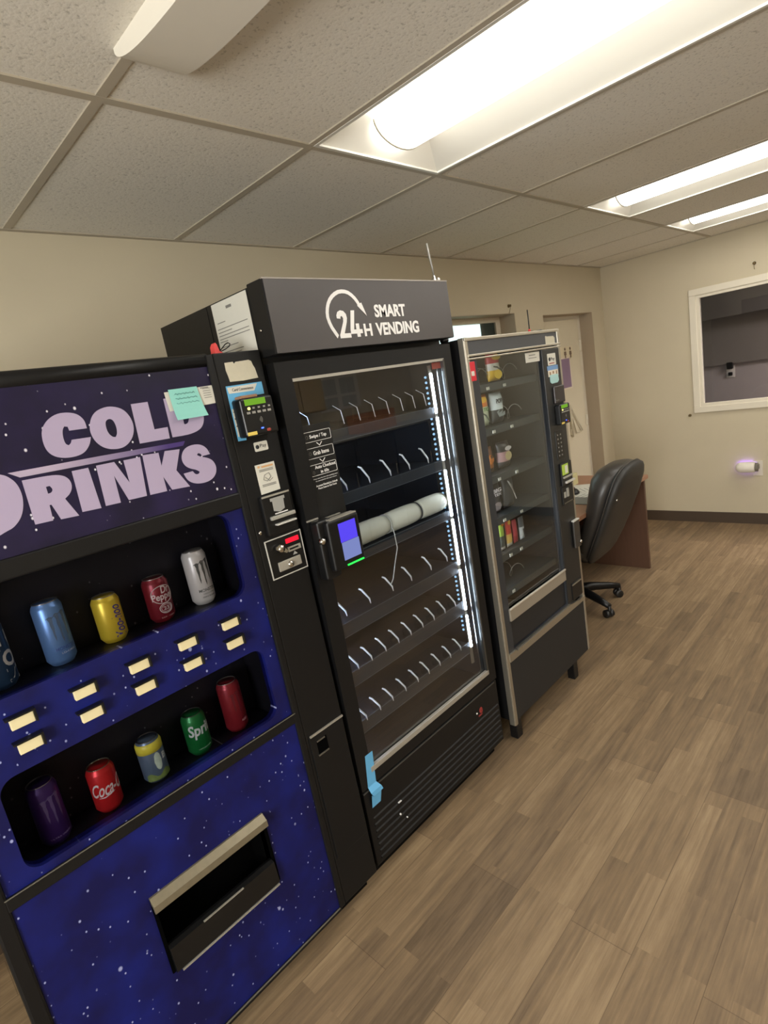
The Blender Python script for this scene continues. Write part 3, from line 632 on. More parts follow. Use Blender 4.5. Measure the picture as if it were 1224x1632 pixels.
for s in range(rows):
    z0, z1 = 1.734-(1.734-1.655)*s/rows, 1.734-(1.734-1.655)*(s+1)/rows
    y0, y1 = -.0012-.010*(s/rows)**3, -.0012-.010*((s+1)/rows)**3
    xa0, xb0 = -.286+.001*s/rows, -.206+.009*s/rows; xa1, xb1 = -.286+.001*(s+1)/rows, -.206+.009*(s+1)/rows
    vs = [nb.bm.verts.new(p) for p in ((xa0, y0, z0), (xb0, y0, z0), (xb1, y1, z1), (xa1, y1, z1), (xa0, y0+.0006, z0), (xb0, y0+.0006, z0), (xb1, y1+.0006, z1), (xa1, y1+.0006, z1))]
    for f in ((0, 1, 2, 3), (7, 6, 5, 4), (0, 3, 7, 4), (1, 5, 6, 2)): nb.bm.faces.new([vs[i] for i in f])
stuck('sticky_note', nb, mat('teal_note_paper', (140, 206, 196), .7, var=.03), 'teal sticky note with handwriting, stuck over the D of COLD', 'note', (-.245, .0, 1.734), [('handwriting', q, mat('teal_ink', (96, 150, 148), .8))])
stuck('red_clip', MB().prism([(-.110, 1.8145), (-.108, 1.838), (-.102, 1.847), (-.098, 1.842), (-.094, 1.824), (-.082, 1.8175), (-.080, 1.8145)], .030, .052, 'y'), mat('red_plastic', (224, 70, 70), .4), 'small red plastic clip standing on top of the drink machine', 'clip', (-.10, .04, 1.8145))
stuck('cable_tie', MB().tube([(-.102, .05, 1.8165), (-.092, .046, 1.822), (-.080, .042, 1.830), (-.066, .040, 1.842), (-.056, .040, 1.846), (-.050, .040, 1.843), (-.054, .040, 1.836), (-.068, .041, 1.829), (-.084, .043, 1.824)], .0016, 6), BLACK2, 'thin black looped cable on top of the drink machine, before the taped sheet', 'cable', (-.08, .045, 1.8145))

# cans in the two display niches
SILV = mat('can_aluminium', (176, 172, 160), .28, .9)
def can(x, z, tall, rgb, label, art=None, turn=0., top=SILV, neck=None, metal=.35):
    h, r = (.157, .033) if tall else (.122, .0331)
    o = empty('drink_can', on_cd(x, .094, z), label, 'drink can', 'display cans in the drink machine', (RX, 0, math.radians(turn))); o.scale = (SC1,)*3
    bm_ = mat('can_%d_%d_%d' % rgb, rgb, .32, metal, var=.04, scale=40)
    MB().lathe([(.024, 0), (.0255, .002), (.0295, .008), (r, .014), (r, h-.016), (r-.002, h-.010), (.0272, h-.003), (.0272, h-.0025)], 32).done('can_body', bm_, o, smoothed=True)
    ld = MB().lathe([(.0265, h-.004), (.0275, h-.0005), (.0268, h), (.0255, h-.001), (.0245, h-.006), (.0005, h-.006)], 28).done('can_lid', top, o, smoothed=True)
    MB().flat([rrect(-.006, .006, -.013, .004, .005)], 0, .001, Matrix.Translation((0, 0, h-.0045)) @ Matrix.Rotation(-math.pi/2, 4, 'X')).done('pull_tab', top, ld)
    if art: art(o, r, h)
    return o
def art_text(items):
    def f(o, r, h):
        for (txt, x0, x1, z0, z1, col, bold, sh) in items:
            MB().text(txt, x0, x1, z0, z1, -.0004, .0003, bold, shear=sh, bend=r).done('can_lettering', mat('ink_%d_%d_%d' % col, col, .45), o)
    return f
def claw(col, extra):
    def f(o, r, h):
        m = MB()
        for k, (cx, top, bot) in enumerate(((-.015, .122, .062), (.0, .126, .054), (.015, .129, .064))):
            P = [(cx-.0055, top-.003), (cx-.001, top+.0015), (cx+.0055, top), (cx+.0035, top-.016), (cx+.0042, (top+bot)/2+.004), (cx+.0022, (top+bot)/2-.012), (cx+.0028, bot+.010), (cx+.0008, bot), (cx-.0012, bot+.014), (cx-.0016, (top+bot)/2-.002), (cx-.0034, (top+bot)/2+.012), (cx-.0026, top-.012)]
            cu = MB().flat([P], -.0004, .0003); 
            for v in cu.bm.verts:
                rr = r - v.co.y; a = v.co.x/r; v.co = Vector((rr*math.sin(a), -rr*math.cos(a), v.co.z))
            me = bpy.data.meshes.new('c'); cu.bm.to_mesh(me); cu.bm.free(); m.add(me)
        m.tube([((r+.0002)*math.sin(u/r), -(r+.0002)*math.cos(u/r), z) for u, z in ((-.024, .119), (-.017, .1215), (-.009, .1195), (-.002, .1265), (.006, .1245), (.013, .1275), (.021, .128))], [.0006, .0014, .0009, .0014, .0009, .0015, .0012], 5)
        m.done('claw_mark', mat('ink_%d_%d_%d' % col, col, .5), o)
        art_text(extra)(o, r, h)
    return f
UZ, LZ = 1.1425, .7365
dkg = (92, 92, 82)
can(-.293, UZ, True, (226, 222, 208), 'tall white energy drink can with grey claw mark, rightmost in the upper row', claw(dkg, [('MONSTER', -.026, .026, .038, .047, dkg, .01, 0), ('ENERGY ULTRA', -.016, .018, .030, .034, (150, 150, 140), 0, 0), ('ZERO SUGAR', -.02, .02, .021, .025, dkg, 0, 0)]), 6, metal=.15)
def art_dp(o, r, h):
    art_text([('Dr', -.004, .021, .079, .099, (214, 196, 186), .02, .1), ('Pepper', -.031, .033, .056, .081, (214, 196, 186), .02, .1), ('23', -.008, .008, .033, .043, (214, 196, 186), .02, 0), ('EST. 1885', -.018, .018, .013, .016, (190, 150, 140), 0, 0)])(o, r, h)
    m = MB()
    for (cx, cz, rx, rz, rt) in ((0, .076, .031, .024, .0013), (0, .038, .017, .013, .0013), (0, .038, .013, .0095, .0008)):
        pts = []
        for i in range(36):
            a = 2*math.pi*i/36; u = (cx+rx*math.cos(a))/r; pts.append(((r+.0003)*math.sin(u), -(r+.0003)*math.cos(u), cz+rz*math.sin(a)))
        m.tube(pts, rt, 5, True)
    m.done('oval_outline', mat('ink_214_196_186', (214, 196, 186), .45), o)
can(-.417, UZ, False, (132, 34, 42), 'dark red soda can with white oval emblem, second from right in the upper row', art_dp, 4)
def art_yoo(o, r, h):
    MB().text('Yoo-hoo', -.046, .036, -.014, .014, -.0004, .0003, .012, shear=.3, mx=None).done('tmp_', WHITE)
    t = bpy.data.objects['tmp_']
    for v in t.data.vertices:
        x, z = v.co.x, v.co.z; u = (-z+.008)/r; rr = r-v.co.y; v.co = Vector((rr*math.sin(u), -rr*math.cos(u), .060+x))
    t.data.materials.clear(); t.data.materials.append(mat('ink_yoo_purple', (78, 62, 140), .45)); t.name = 'can_lettering'; t.parent = o
can(-.547, UZ, False, (236, 206, 60), 'yellow drink can with sideways purple lettering, middle of the upper row', art_yoo, 2)
can(-.672, UZ, True, (118, 160, 212), 'tall pale blue energy drink can with claw mark, fourth from right in the upper row', claw((92, 112, 132), [('MONSTER', -.022, .024, .038, .046, (70, 100, 160), .01, 0), ('LO-CARB', -.012, .022, .028, .033, (200, 210, 230), 0, 0)]), 14, metal=.5)
def art_zn(o, r, h):
    MB().text('NOIZ', -.062, .056, -.017, .017, -.0004, .0003, .03).done('tmp2_', WHITE)
    t = bpy.data.objects['tmp2_']
    for v in t.data.vertices:
        x, z = v.co.x, v.co.z; u = (-z+.010)/r; rr = r-v.co.y; v.co = Vector((rr*math.sin(u), -rr*math.cos(u), .074+x))
    t.data.materials.clear(); t.data.materials.append(mat('ink_bone', (206, 202, 188), .5)); t.name = 'can_lettering'; t.parent = o
can(-.797, UZ, True, (40, 62, 84), 'tall dark can with large sideways white letters, cut by the left edge', art_zn, 30, metal=.2)
can(-.294, LZ, True, (150, 40, 46), 'tall plain dark red can, rightmost in the lower row', claw((120, 34, 40), [('RED', -.004, .016, .030, .036, (200, 150, 150), 0, .2)]), 10)
can(-.417, LZ, False, (30, 120, 56), 'green soda can with white lettering, second from right in the lower row', art_text([('Sprite', -.036, .050, .052, .096, (206, 214, 206), .025, .15), ('LEMON-LIME', -.018, .022, .020, .023, (170, 200, 170), 0, 0)]), 2, mat('can_dark_lid', (96, 92, 84), .3, .8))
def art_lip(o, r, h):
    MB().lathe([(r+.0003, .088), (r+.0003, .107), (r-.0017, .1125), (r-.004, .1152)], 32).done('yellow_band', mat('band_yellow', (226, 214, 70), .4), o, smoothed=True)
    m = MB()
    for (a0, a1, z0, z1) in ((-20, 14, .036, .086), ):
        for i in range(8):
            A, B = math.radians(a0+(a1-a0)*i/8), math.radians(a0+(a1-a0)*(i+1)/8); q = r+.0004
            zc = .061; f0, f1 = math.sqrt(max(0, 1-((i/8)*2-1)**2)), math.sqrt(max(0, 1-(((i+1)/8)*2-1)**2))
            vs = [m.bm.verts.new((q*math.sin(t), -q*math.cos(t), z)) for t, z in ((A, zc-.025*f0), (B, zc-.025*f1), (B, zc+.025*f1), (A, zc+.025*f0))]
            try: m.bm.faces.new(vs)
            except ValueError: pass
    m.done('glass_picture', mat('pic_pale', (196, 214, 190), .5, var=.3, scale=90), o)
    m = MB()
    for i in range(12):
        A = math.radians(-70+140*i/12); B = math.radians(-70+140*(i+1)/12); q = r+.0003
        vs = [m.bm.verts.new((q*math.sin(t), -q*math.cos(t), z)) for t, z in ((A, .010), (B, .010), (B, .026+.006*math.sin(i+1)), (A, .026+.006*math.sin(i)))]; m.bm.faces.new(vs)
    m.done('green_print', mat('pic_green', (120, 140, 70), .5, var=.4, scale=90), o)
    art_text([('B', .012, .026, .058, .076, (214, 220, 214), .03, .1)])(o, r, h)
can(-.547, LZ, False, (104, 122, 140), 'blue-grey fruit drink can with yellow shoulder, middle of the lower row', art_lip, 8, mat('can_dark_lid', (96, 92, 84), .3, .8))
def art_coke(o, r, h):
    art_text([('Coca-Cola', -.044, .066, .050, .086, (222, 208, 200), .012, .5)])(o, r, h)
    m = MB(); q = r+.0004
    m.tube([(q*math.sin(u/r), -q*math.cos(u/r), z) for u, z in ((-.030, .047), (-.016, .0465), (-.002, .050), (.010, .0525))], [.0006, .0016, .0014, .0005], 5)
    m.done('underline_wave', mat('ink_222_208_200', (222, 208, 200), .45), o)
can(-.672, LZ, False, (206, 40, 40), 'bright red soda can with white script, fourth from right in the lower row', art_coke, 6, mat('can_tan_lid', (140, 134, 108), .3, .8))
can(-.797, LZ, True, (72, 44, 108), 'tall purple can, leftmost in the lower row', claw((104, 84, 130), [('ULTRA VIOLET', -.024, .026, .020, .024, (150, 130, 170), 0, 0)]), 10)

# ------------------------------------------------------------------ smart vending machine with glass door
Y2, YC, YB = -.887, -.915, -.262
ORG = Vector((1.12, -.57, 0)); ORG2 = Vector((1.0805, -.6174, .0466)); SC2 = .972
def on_sv(o):
    o.location = ORG2+(o.location-ORG)*SC2; o.scale = (SC2,)*3; return o
sv = empty('smart_vending_machine', ORG2, 'tall black glass-door machine with white clock-arrow emblem on its header, in the middle', 'vending machine'); sv.scale = (SC2,)*3
X0, X1 = .697, 1.541
GLX0, GLX1, GLZ0, GLZ1 = .758, 1.490, .384, 1.735
m = MB()
m.box(X0, X0+.030, -.842, YB, .10, 2.008).box(X1-.030, X1, -.842, YB, .10, 2.008).box(X0+.03, X1-.03, YB-.03, YB, .10, 2.008)
m.box(X0+.03, X1-.03, -.842, YB-.03, 1.785, 2.008).box(X0+.03, X1-.03, -.842, YB-.03, .10, .345)
m.box(X0-.0015, X0, -.600, -.590, .10, 2.006)
m.done('cabinet', BLACK, sv, ORG)
m = MB()
for fx in (X0+.07, X1-.07):
    for fy in (-.78, YB-.07): m.lathe([(.028, -.0479), (.028, -.035), (.014, -.03), (.014, .10)], 14, (fx, fy, 0))
m.done('feet', BLACK2, sv, ORG)
MB().box(X0+.02, X1-.02, -.835, YB-.02, -.047, .11).done('base_shade_block', mat('base_shade_black', (12, 12, 12), .7, spec=.1), sv, ORG)  # added dark filler, stands in for the shade under the glass-door machine
TAUPE = mat('taupe_black_panel', (72, 68, 68), .38, var=.06, scale=8)
hd_ = MB().box(X0, X1+.002, YC, -.838, 1.809, 2.017, .003).done('header_box', [BLACK], sv, ORG)
fp = MB().box(X0+.004, X1-.001, YC-.002, YC, 1.811, 2.015).done('header_face', TAUPE, hd_, ORG)
MB().box(X0, X1+.001, YC-.003, YC+.004, 2.014, 2.018).done('header_edge', mat('header_edge', (150, 142, 134), .4), hd_, ORG)
yl = YC-.0035
arc = [(.938, 1.839), (.9285, 1.8525), (.917, 1.870), (.9105, 1.886), (.907, 1.902), (.9080, 1.917), (.912, 1.931), (.9195, 1.946), (.930, 1.959), (.942, 1.969), (.956, 1.977), (.972, 1.983), (.989, 1.985), (1.004, 1.984), (1.019, 1.980), (1.033, 1.972), (1.045, 1.962), (1.055, 1.950), (1.063, 1.936)]
cxx, czz = .988, 1.905
inner = []
for (x, z) in arc:
    v = Vector((x-cxx, z-czz)); v = v*(1-.0115/v.length); inner.append((cxx+v.x, czz+v.y))
lg = MB().flat([arc+inner[::-1]], yl, .0012).flat([[(1.0465, 1.9355), (1.0665, 1.9445), (1.083, 1.902)]], yl-.0003, .0012)
lg.done('clock_arrow', WHITE, fp, ORG)
# numerals drawn as in the logo: condensed and heavy
two = [(.950, 1.899), (.950, 1.908), (.956, 1.918), (.968, 1.9225), (.981, 1.920), (.990, 1.911), (.992, 1.898), (.988, 1.886), (.971, 1.852), (.998, 1.852), (.998, 1.838), (.951, 1.838), (.951, 1.848), (.974, 1.888), (.976, 1.899), (.971, 1.906), (.965, 1.903), (.964, 1.897)]
four = [(1.0135, 1.921), (1.029, 1.921), (1.015, 1.862), (1.026, 1.862), (1.026, 1.880), (1.040, 1.880), (1.040, 1.862), (1.052, 1.862), (1.052, 1.849), (1.040, 1.849), (1.040, 1.8385), (1.026, 1.8385), (1.026, 1.849), (.9995, 1.849), (.9995, 1.862)]
MB().flat([two], yl, .0012).flat([four], yl, .0012).text('H', 1.060, 1.096, 1.8385, 1.878, yl, .0012, .03).done('logo_number', WHITE, fp, ORG)
MB().text('SMART', 1.122, 1.277, 1.896, 1.937, yl, .0012, .032).text('VENDING', 1.116, 1.337, 1.8375, 1.879, yl, .0012, .032).done('logo_lettering', WHITE, fp, ORG)
MB().lathe([(.0005, 0), (.004, 0), (.004, .004), (.0005, .004)], 10, (X0-.004, -.868, 1.883), 'x').done('side_screw', CHROME, hd_, ORG)
# door
yb = -.848
dr = MB().flat([[(X0+.003, .333), (X1+.003, .333), (X1+.003, 1.790), (X0+.003, 1.790)], [(GLX0, GLZ0), (GLX1, GLZ0), (GLX1, GLZ1), (GLX0, GLZ1)]], Y2, yb-Y2).done('door', BLACK, sv, ORG)
m = MB(); t = .007
m.box(GLX0-.002, GLX1+.002, Y2-.002, Y2+.012, GLZ1-.006, GLZ1+.003)
m.done('top_trim', STEEL, dr, ORG)
MB().box(GLX0-.002, GLX1+.004, Y2-.003, Y2+.012, GLZ0-.006, GLZ0+.014, .002).done('bottom_trim', STEEL, dr, ORG)
MB().box(GLX1-.006, GLX1+.004, Y2-.002, Y2+.012, GLZ0, GLZ1).box(GLX1-.028, GLX1-.024, Y2+.014, Y2+.018, GLZ0, GLZ1).done('side_trim', mat('dark_steel', (110, 112, 112), .3, .9), dr, ORG)
MB().box(GLX0-.003, GLX1+.003, Y2+.014, Y2+.019, GLZ0-.003, GLZ1+.003).done('glass_pane', glass('door_glass', (240, 243, 246), 2.15), dr, ORG)
MB().box(GLX1-.058, GLX1-.002, Y2+.012, Y2+.0135, GLZ1-.032, GLZ1-.008).done('red_label', mat('red_label', (130, 62, 52), .5), dr, ORG)
m = MB()
for i, z in enumerate((.384, .9, 1.4)): pass
# film with printed instructions on the glass
fm = MB().box(GLX0, .876, Y2+.0105, Y2+.0135, 1.292, 1.594).done('instruction_film', mat('black_film', (24, 25, 26), .35), dr, ORG)
yt = Y2+.0100
m = MB()
for (z0, z1) in ((1.541, 1.573), (1.489, 1.5225), (1.435, 1.4705)):
    m.flat([rrect(.7635, .8715, z0, z1, .004), rrect(.7647, .8703, z0+.0012, z1-.0012, .0033)], yt, .0005)
for z in (1.537, 1.4845):
    m.flat([[(.806, z), (.8095, z), (.818, z-.009), (.8275, z), (.831, z), (.8185, z-.012)]], yt, .0005)
m.done('step_outline', WHITE, fm, ORG)
MB().text('Swipe / Tap', .785, .853, 1.549, 1.563, yt, .0005, .011).text('Grab Items', .788, .851, 1.499, 1.512, yt, .0005, .011).text('Auto Checkout', .783, .868, 1.456, 1.4665, yt, .0005, .011).text('in 60s', .803, .836, 1.440, 1.450, yt, .0005, .011).done('step_lettering', WHITE, fm, ORG)
m = MB()
for z0, r, cx in ((1.557, .004, .774), (1.506, .004, .775), (1.446, .0035, .775)): m.tube([(cx+r*math.cos(k), yt+.0002, z0+1.4*r*math.sin(k)) for k in [2*math.pi*i/8 for i in range(8)]], .0005, 4, True)
m.done('step_icon', GREYINK, fm, ORG)
MB().text('Please close the door after grabbing items', .768, .869, 1.4235, 1.4275, yt, .0004).text('to complete the purchase', .775, .863, 1.416, 1.420, yt, .0004).text('Account Needed to Unlock', .773, .863, 1.400, 1.4065, yt, .0004, .01).text('Please Scan to Get Yours', .780, .857, 1.3915, 1.3975, yt, .0004, .01).done('small_print', WHITE, fm, ORG)
# lock housing, pay terminal
lk = MB().box(.708, .770, Y2-.040, Y2, 1.115, 1.305, .008, 3).done('lock_housing', BLACK2, dr, ORG)
MB().lathe([(.0005, -.055), (.008, -.054), (.011, -.048), (.011, -.038), (.0005, -.038)], 16, (.712, Y2, 1.245), 'y').done('lock', CHROME, lk, ORG)
MB().box(.700, .745, Y2-.004, Y2, 1.306, 1.3105).box(.765, .835, Y2-.006, Y2, 1.298, 1.302).done('bracket_edge', STEEL, lk, ORG)
yp = Y2-.060
tm = MB().box(.730, .862, yp, Y2-.002, 1.138, 1.300, .008, 3).done('pay_terminal', BLACK2, dr, ORG)
MB().box(.771, .843, yp-.001, yp+.002, 1.222, 1.283).done('upper_screen', emit('screen_violet', (88, 70, 232), .9), tm, ORG)
MB().box(.773, .846, yp-.001, yp+.002, 1.163, 1.221).done('lower_screen', emit('screen_pale', (128, 140, 200), .75), tm, ORG)
MB().box(.781, .851, yp-.003, yp+.002, 1.144, 1.148).done('status_light', emit('status_green', (40, 255, 70), 2.2), tm, ORG)
MB().box(.8615, .8635, yp+.012, yp+.030, 1.255, 1.285).done('side_light', emit('status_green2', (30, 140, 60), .8), tm, ORG)
MB().box(.745, .858, yp+.004, yp+.03, 1.2995, 1.3025).done('terminal_edge', STEEL, tm, ORG)
# lower panel with louvres
lp_ = MB().box(X0+.006, X1, Y2+.003, -.842, .022, .325, .003).done('lower_panel', BLACK, sv, ORG)
m = MB()
for k in range(7):
    z = .212-k*.027; m.prism([(Y2+.004, z), (Y2-.001, z-.005), (Y2-.001, z-.011), (Y2+.004, z-.011)], X0+.03, X1-.012, 'x')
m.done('louvres', BLACK, lp_, ORG)
MB().box(X0+.006, X1-.02, Y2-.001, Y2+.004, .3195, .3225).done('panel_edge', mat('panel_edge', (96, 94, 90), .4, .5), lp_, ORG)
MB().lathe([(.0005, 0), (.004, 0), (.004, .003), (.0005, .003)], 10, (1.375, Y2+.0, .2485), 'y').lathe([(.0005, -.008), (.0035, -.008), (.0035, -.003), (.0005, -.003)], 10, (.845, Y2, .141), 'y').lathe([(.0005, -.008), (.0025, -.008), (.0025, -.003), (.0005, -.003)], 10, (.874, Y2, .106), 'y').box(.848, .864, Y2-.004, Y2+.002, .1835, .1855).done('white_marks', WHITE, lp_, ORG)
m = MB(); m.text('e', 1.394, 1.417, .236, .262, Y2+.0015, .001, .03); m.text('maxx', 1.384, 1.412, .226, .234, Y2+.0012, .0008, .01)
m.done('red_emblem', mat('emblem_red', (150, 52, 50), .5), lp_, ORG)
# interior liner, trays, lamps
m = MB()
m.box(X0+.030, X0+.034, -.842, YB-.034, .345, 1.785).box(X1-.034, X1-.030, -.842, YB-.034, .345, 1.785).box(X0+.034, X1-.034, YB-.038, YB-.034, .345, 1.785).box(X0+.034, X1-.034, -.842, YB-.038, 1.781, 1.785).box(X0+.034, X1-.034, -.842, YB-.038, .345, .349)
m.done('interior_liner', mat('liner_dark', (30, 35, 43), .3, var=.06), sv, ORG)
TRAY_ = mat('tray_dark', (34, 39, 46), .38, var=.1); LIP = mat('tray_lip', (46, 51, 57), .35, var=.05)
HOOK = mat('hook_white_metal', (246, 247, 247), .4, 0.)
CLEAR = glass('clear_acrylic', (236, 242, 244), 1.5, .03)
yh = Y2+.035
def tray(zl0, zl1, zh, hooks, clear=False):
    tz = zl1-.004
    t = MB().box(X0+.036, 1.432, yh+.006, YB-.05, tz-.008, tz).done('tray', TRAY_, sv, ORG)
    MB().box(X0+.036, 1.432, yh, yh+.006, zl0, zl1, .001).done('tray_lip', LIP, t, ORG)
    MB().box(X0+.036, 1.432, yh-.0015, yh, zl0, zl0+.0015).box(X0+.036, 1.432, yh-.0015, yh, zl1-.0015, zl1).done('lip_edge', mat('lip_edge', (110, 116, 122), .3, .4), t, ORG)
    for hx in hooks:
        if clear:
            mk = MB(); pts = [(yh+.10, zh-.012), (yh+.085, zh+.045), (yh+.03, zh+.062), (yh-.002, zh+.045), (yh-.006, zh-.012)]
            mk.prism(pts, hx-.0015, hx+.0015, 'x').done('divider', CLEAR, t, ORG)
            MB().tube([(hx, yh+.03, zh+.062), (hx+.002, yh-.003, zh+.043), (hx+.006, yh-.006, zh-.002)], .0014, 6).done('hook', HOOK, t, ORG)
        else:
            MB().tube([(hx, yh+.012, zh+.047), (hx+.004, yh+.003, zh+.043), (hx+.030, yh-.001, zh+.001), (hx+.033, yh, zh-.018)], [.003, .0034, .0032, .0014], 8).done('hook', HOOK, t, ORG)
    return t
tray(1.521, 1.560, 1.575, (.806, .948, 1.023, 1.096, 1.169, 1.244, 1.313, 1.378), True)
tray(1.309, 1.349, 1.372, (.784, .885, .994, 1.103, 1.208, 1.320))
tC = tray(1.104, 1.140, 1.16, ())
tray(.870, .920, .959, (.779, .894, 1.013, 1.118, 1.237, 1.341))
tE = tray(.686, .742, .756, (.785, .852, .925, .996, 1.066, 1.137, 1.208, 1.279, 1.350))
tF = tray(.503, .552, .560, (.778, .847, .915, .988, 1.060, 1.128, 1.199, 1.270, 1.341))
for t, z, hs in ((tE, .740, (.800, .872, .945, 1.016, 1.086, 1.157, 1.228, 1.299, 1.370)), (tF, .550, (.797, .867, .935, 1.008, 1.080, 1.148, 1.219, 1.290, 1.361))):
    for hx in hs: MB().box(hx-.012, hx+.022, yh+.004, yh+.022, z, z+.024, .003).done('price_clip', CLEAR, t, ORG)
STRIP = emit('led_strip_white', (226, 240, 255), LED)
MB().box(.736, .742, -.836, -.826, .42, 1.74).done('hidden_strip', emit('led_strip_blue_white', (196, 216, 255), LED*1.1), sv, ORG)
for (z0, z1) in ((1.536, 1.690), (1.347, 1.519), (1.115, 1.306), (.904, 1.100), (.701, .880), (.528, .673)):
    MB().box(1.436, 1.447, yh-.006, yh-.002, z0, z1, .001).done('led_strip', STRIP, sv, ORG)
MB().box(1.434, 1.449, yh-.002, yh+.004, .45, 1.72).done('strip_channel', ALU, sv, ORG)
DOT = emit('glow_dot', (170, 214, 245), 1.1)
m = MB()
z = .56
while z < 1.69:
    m.lathe([(.0005, 1.4985), (.0042, 1.4985), (.0055, 1.503), (.0005, 1.503)], 8, (0, -.776, z+.005), 'x'); z += .021
m.done('rear_dots', DOT, sv, ORG)  # column of small emissive dots by the right liner wall
# antenna, taped sheet, masking tape, foam roll
an = empty('antenna', (1.498, -.895, 2.018), 'short silver antenna on the header of the tall glass-door machine', 'antenna'); off = an.location.copy()
MB().lathe([(.015, 0), (.013, .006), (.007, .018), (.007, .022), (.0005, .023)], 16).done('base', CHROME, an)
MB().tube([(0, 0, .018), (-.004, .0, .05), (-.011, 0, .085), (-.0165, 0, .135)], [.0032, .0034, .0044, .004], 8).done('rod', mat('rod_grey', (140, 138, 132), .45, .5), an)
lone('white_knob', MB().lathe([(.004, 2.018), (.005, 2.022), (.006, 2.028), (.003, 2.033), (.0005, 2.034)], 14, (1.523, -.895, 0)), WHITE, 'tiny white knob on the header, right of the silver antenna', 'knob', (1.523, -.895, 2.018))
xs_ = X0-.0025
q = MB()
def pl(y0, y1, z): q.box(xs_-.0010, xs_-.0004, y1, y0, z, z+.0022)
for (z, a, b) in ((1.944, .05, .30), (1.926, .02, .95), (1.916, .02, .45), (1.906, .02, .95), (1.896, .02, .95), (1.888, .02, .26), (1.872, .02, .55), (1.856, .02, .68), (1.848, .02, .60), (1.838, .02, .82), (1.820, .02, .30), (1.806, .05, .80), (1.79, .05, .9), (1.775, .05, .6)): pl(-.640-a*.185, -.640-b*.185, z)
q.box(xs_-.0010, xs_-.0004, -.745, -.715, 1.978, 1.986)
sh = MB().box(xs_-.0004, xs_+.0006, -.834, -.633, 1.735, 2.004).done('taped_sheet', PAPER, off=(xs_, -.73, 1.735)); sh.location = (xs_, -.73, 1.735)
tag(sh, 'white typed sheet taped to the side of the tall glass-door machine', 'paper')
q.done('typed_lines', GREYINK, sh, (xs_, -.73, 1.735))
tp = MB(); zz = [(.4515, -.001), (.335, -.001), (.318, -.014), (.303, -.016), (.300, -.006), (.253, -.003)]
xa = [(.741, .777), (.727, .767), (.726, .777), (.733, .781), (.733, .781), (.727, .769)]
for (za, ya), (zb, yb_), (l0, r0), (l1, r1) in zip(zz, zz[1:], xa, xa[1:]):
    vs = [tp.bm.verts.new(p) for p in ((l0, Y2+ya, za), (r0, Y2+ya, za), (r1, Y2+yb_, zb), (l1, Y2+yb_, zb), (l0, Y2+ya+.0007, za), (r0, Y2+ya+.0007, za), (r1, Y2+yb_+.0007, zb), (l1, Y2+yb_+.0007, zb))]
    for f in ((0, 1, 2, 3), (7, 6, 5, 4), (0, 3, 7, 4), (1, 5, 6, 2)): tp.bm.faces.new([vs[i] for i in f])
lone('tape_strip', tp, mat('blue_masking_tape', (96, 168, 214), .6, var=.06), 'blue masking tape hanging at the lower left of the glass door', 'tape', (.755, Y2, .25))
rl = empty('foam_roll', (1.18, yh+.036, 1.140), 'pale rolled foam tied in three sections behind the glass door', 'roll'); off = rl.location.copy()
def rollx(x):
    e = 0
    return None
prof = []
segs = [(.880, 1.098), (1.098, 1.274), (1.274, 1.438)]
for (a, b) in segs:
    for k in range(9):
        u = k/8; prof.append((.0345+.0045*math.sin(math.pi*u)**.5 if 0 < k < 8 else .0335, a+(b-a)*u+(1e-4*k)))
prof = [(.0005, .880), (.012, .8795), (.013, .884)]+prof+[(.0005, 1.4385)]
MB().lathe(prof, 28, (0, yh+.038, 1.180), 'x').done('roll', mat('pale_foam', (228, 226, 206), .8, var=.03, scale=12), rl, off, True)
for (x, cl) in ((.905, 0), (1.098, 1), (1.274, 0)):
    MB().lathe([(.0350, x-.0015), (.0375, x-.0015), (.0375, x+.0015), (.0350, x+.0015)], 28, (0, yh+.038, 1.180), 'x').done('tie', mat('pale_cord', (208, 206, 196), .7) if cl else mat('dark_tie', (70, 70, 70), .6), rl, off, True)
MB().tube([(1.098, yh+.002, 1.168), (1.101, yh-.001, 1.145), (1.100, yh-.004, 1.09), (1.080, yh-.004, 1.05), (1.052, yh-.003, .985), (1.040, yh-.002, .972)], .0022, 6).done('cord_tail', mat('pale_cord', (208, 206, 196), .7), rl, off)

for o_ in (an, bpy.data.objects['white_knob'], sh, bpy.data.objects['tape_strip'], rl): on_sv(o_)

# ------------------------------------------------------------------ snack vending machine
Y3, YB3 = -.950, -.16
A0, A1, B0, B1 = 1.556, 2.326, .118, 1.800
ORS = Vector((1.94, -.55, 0))
sn = empty('snack_vending_machine', ORS, 'black snack machine with silver edge trim, farthest right of the three', 'vending machine')
SW0, SW1, SZ0, SZ1 = 1.626, 2.142, .640, 1.714          # window
m = MB()
m.box(A0+.003, A0+.022, Y3+.014, YB3, B0, B1-.002).box(A1-.17, A1-.003, Y3+.03, YB3, B0, B1-.002).box(A0+.022, A1-.17, YB3-.02, YB3, B0, B1-.002)
m.box(A0+.022, A1-.17, Y3+.03, YB3-.02, 1.76, B1-.002).box(A0+.022, A1-.17, Y3+.03, YB3-.02, B0, .42)
m.done('cabinet', BLACK, sn, ORS)
for lx in (A0+.06, A1-.13):
    for ly in (Y3+.045, YB3-.06): MB().box(lx-.022, lx+.022, ly-.02, ly+.02, .0, B0+.002, .003).done('leg', BLACK2, sn, ORS)
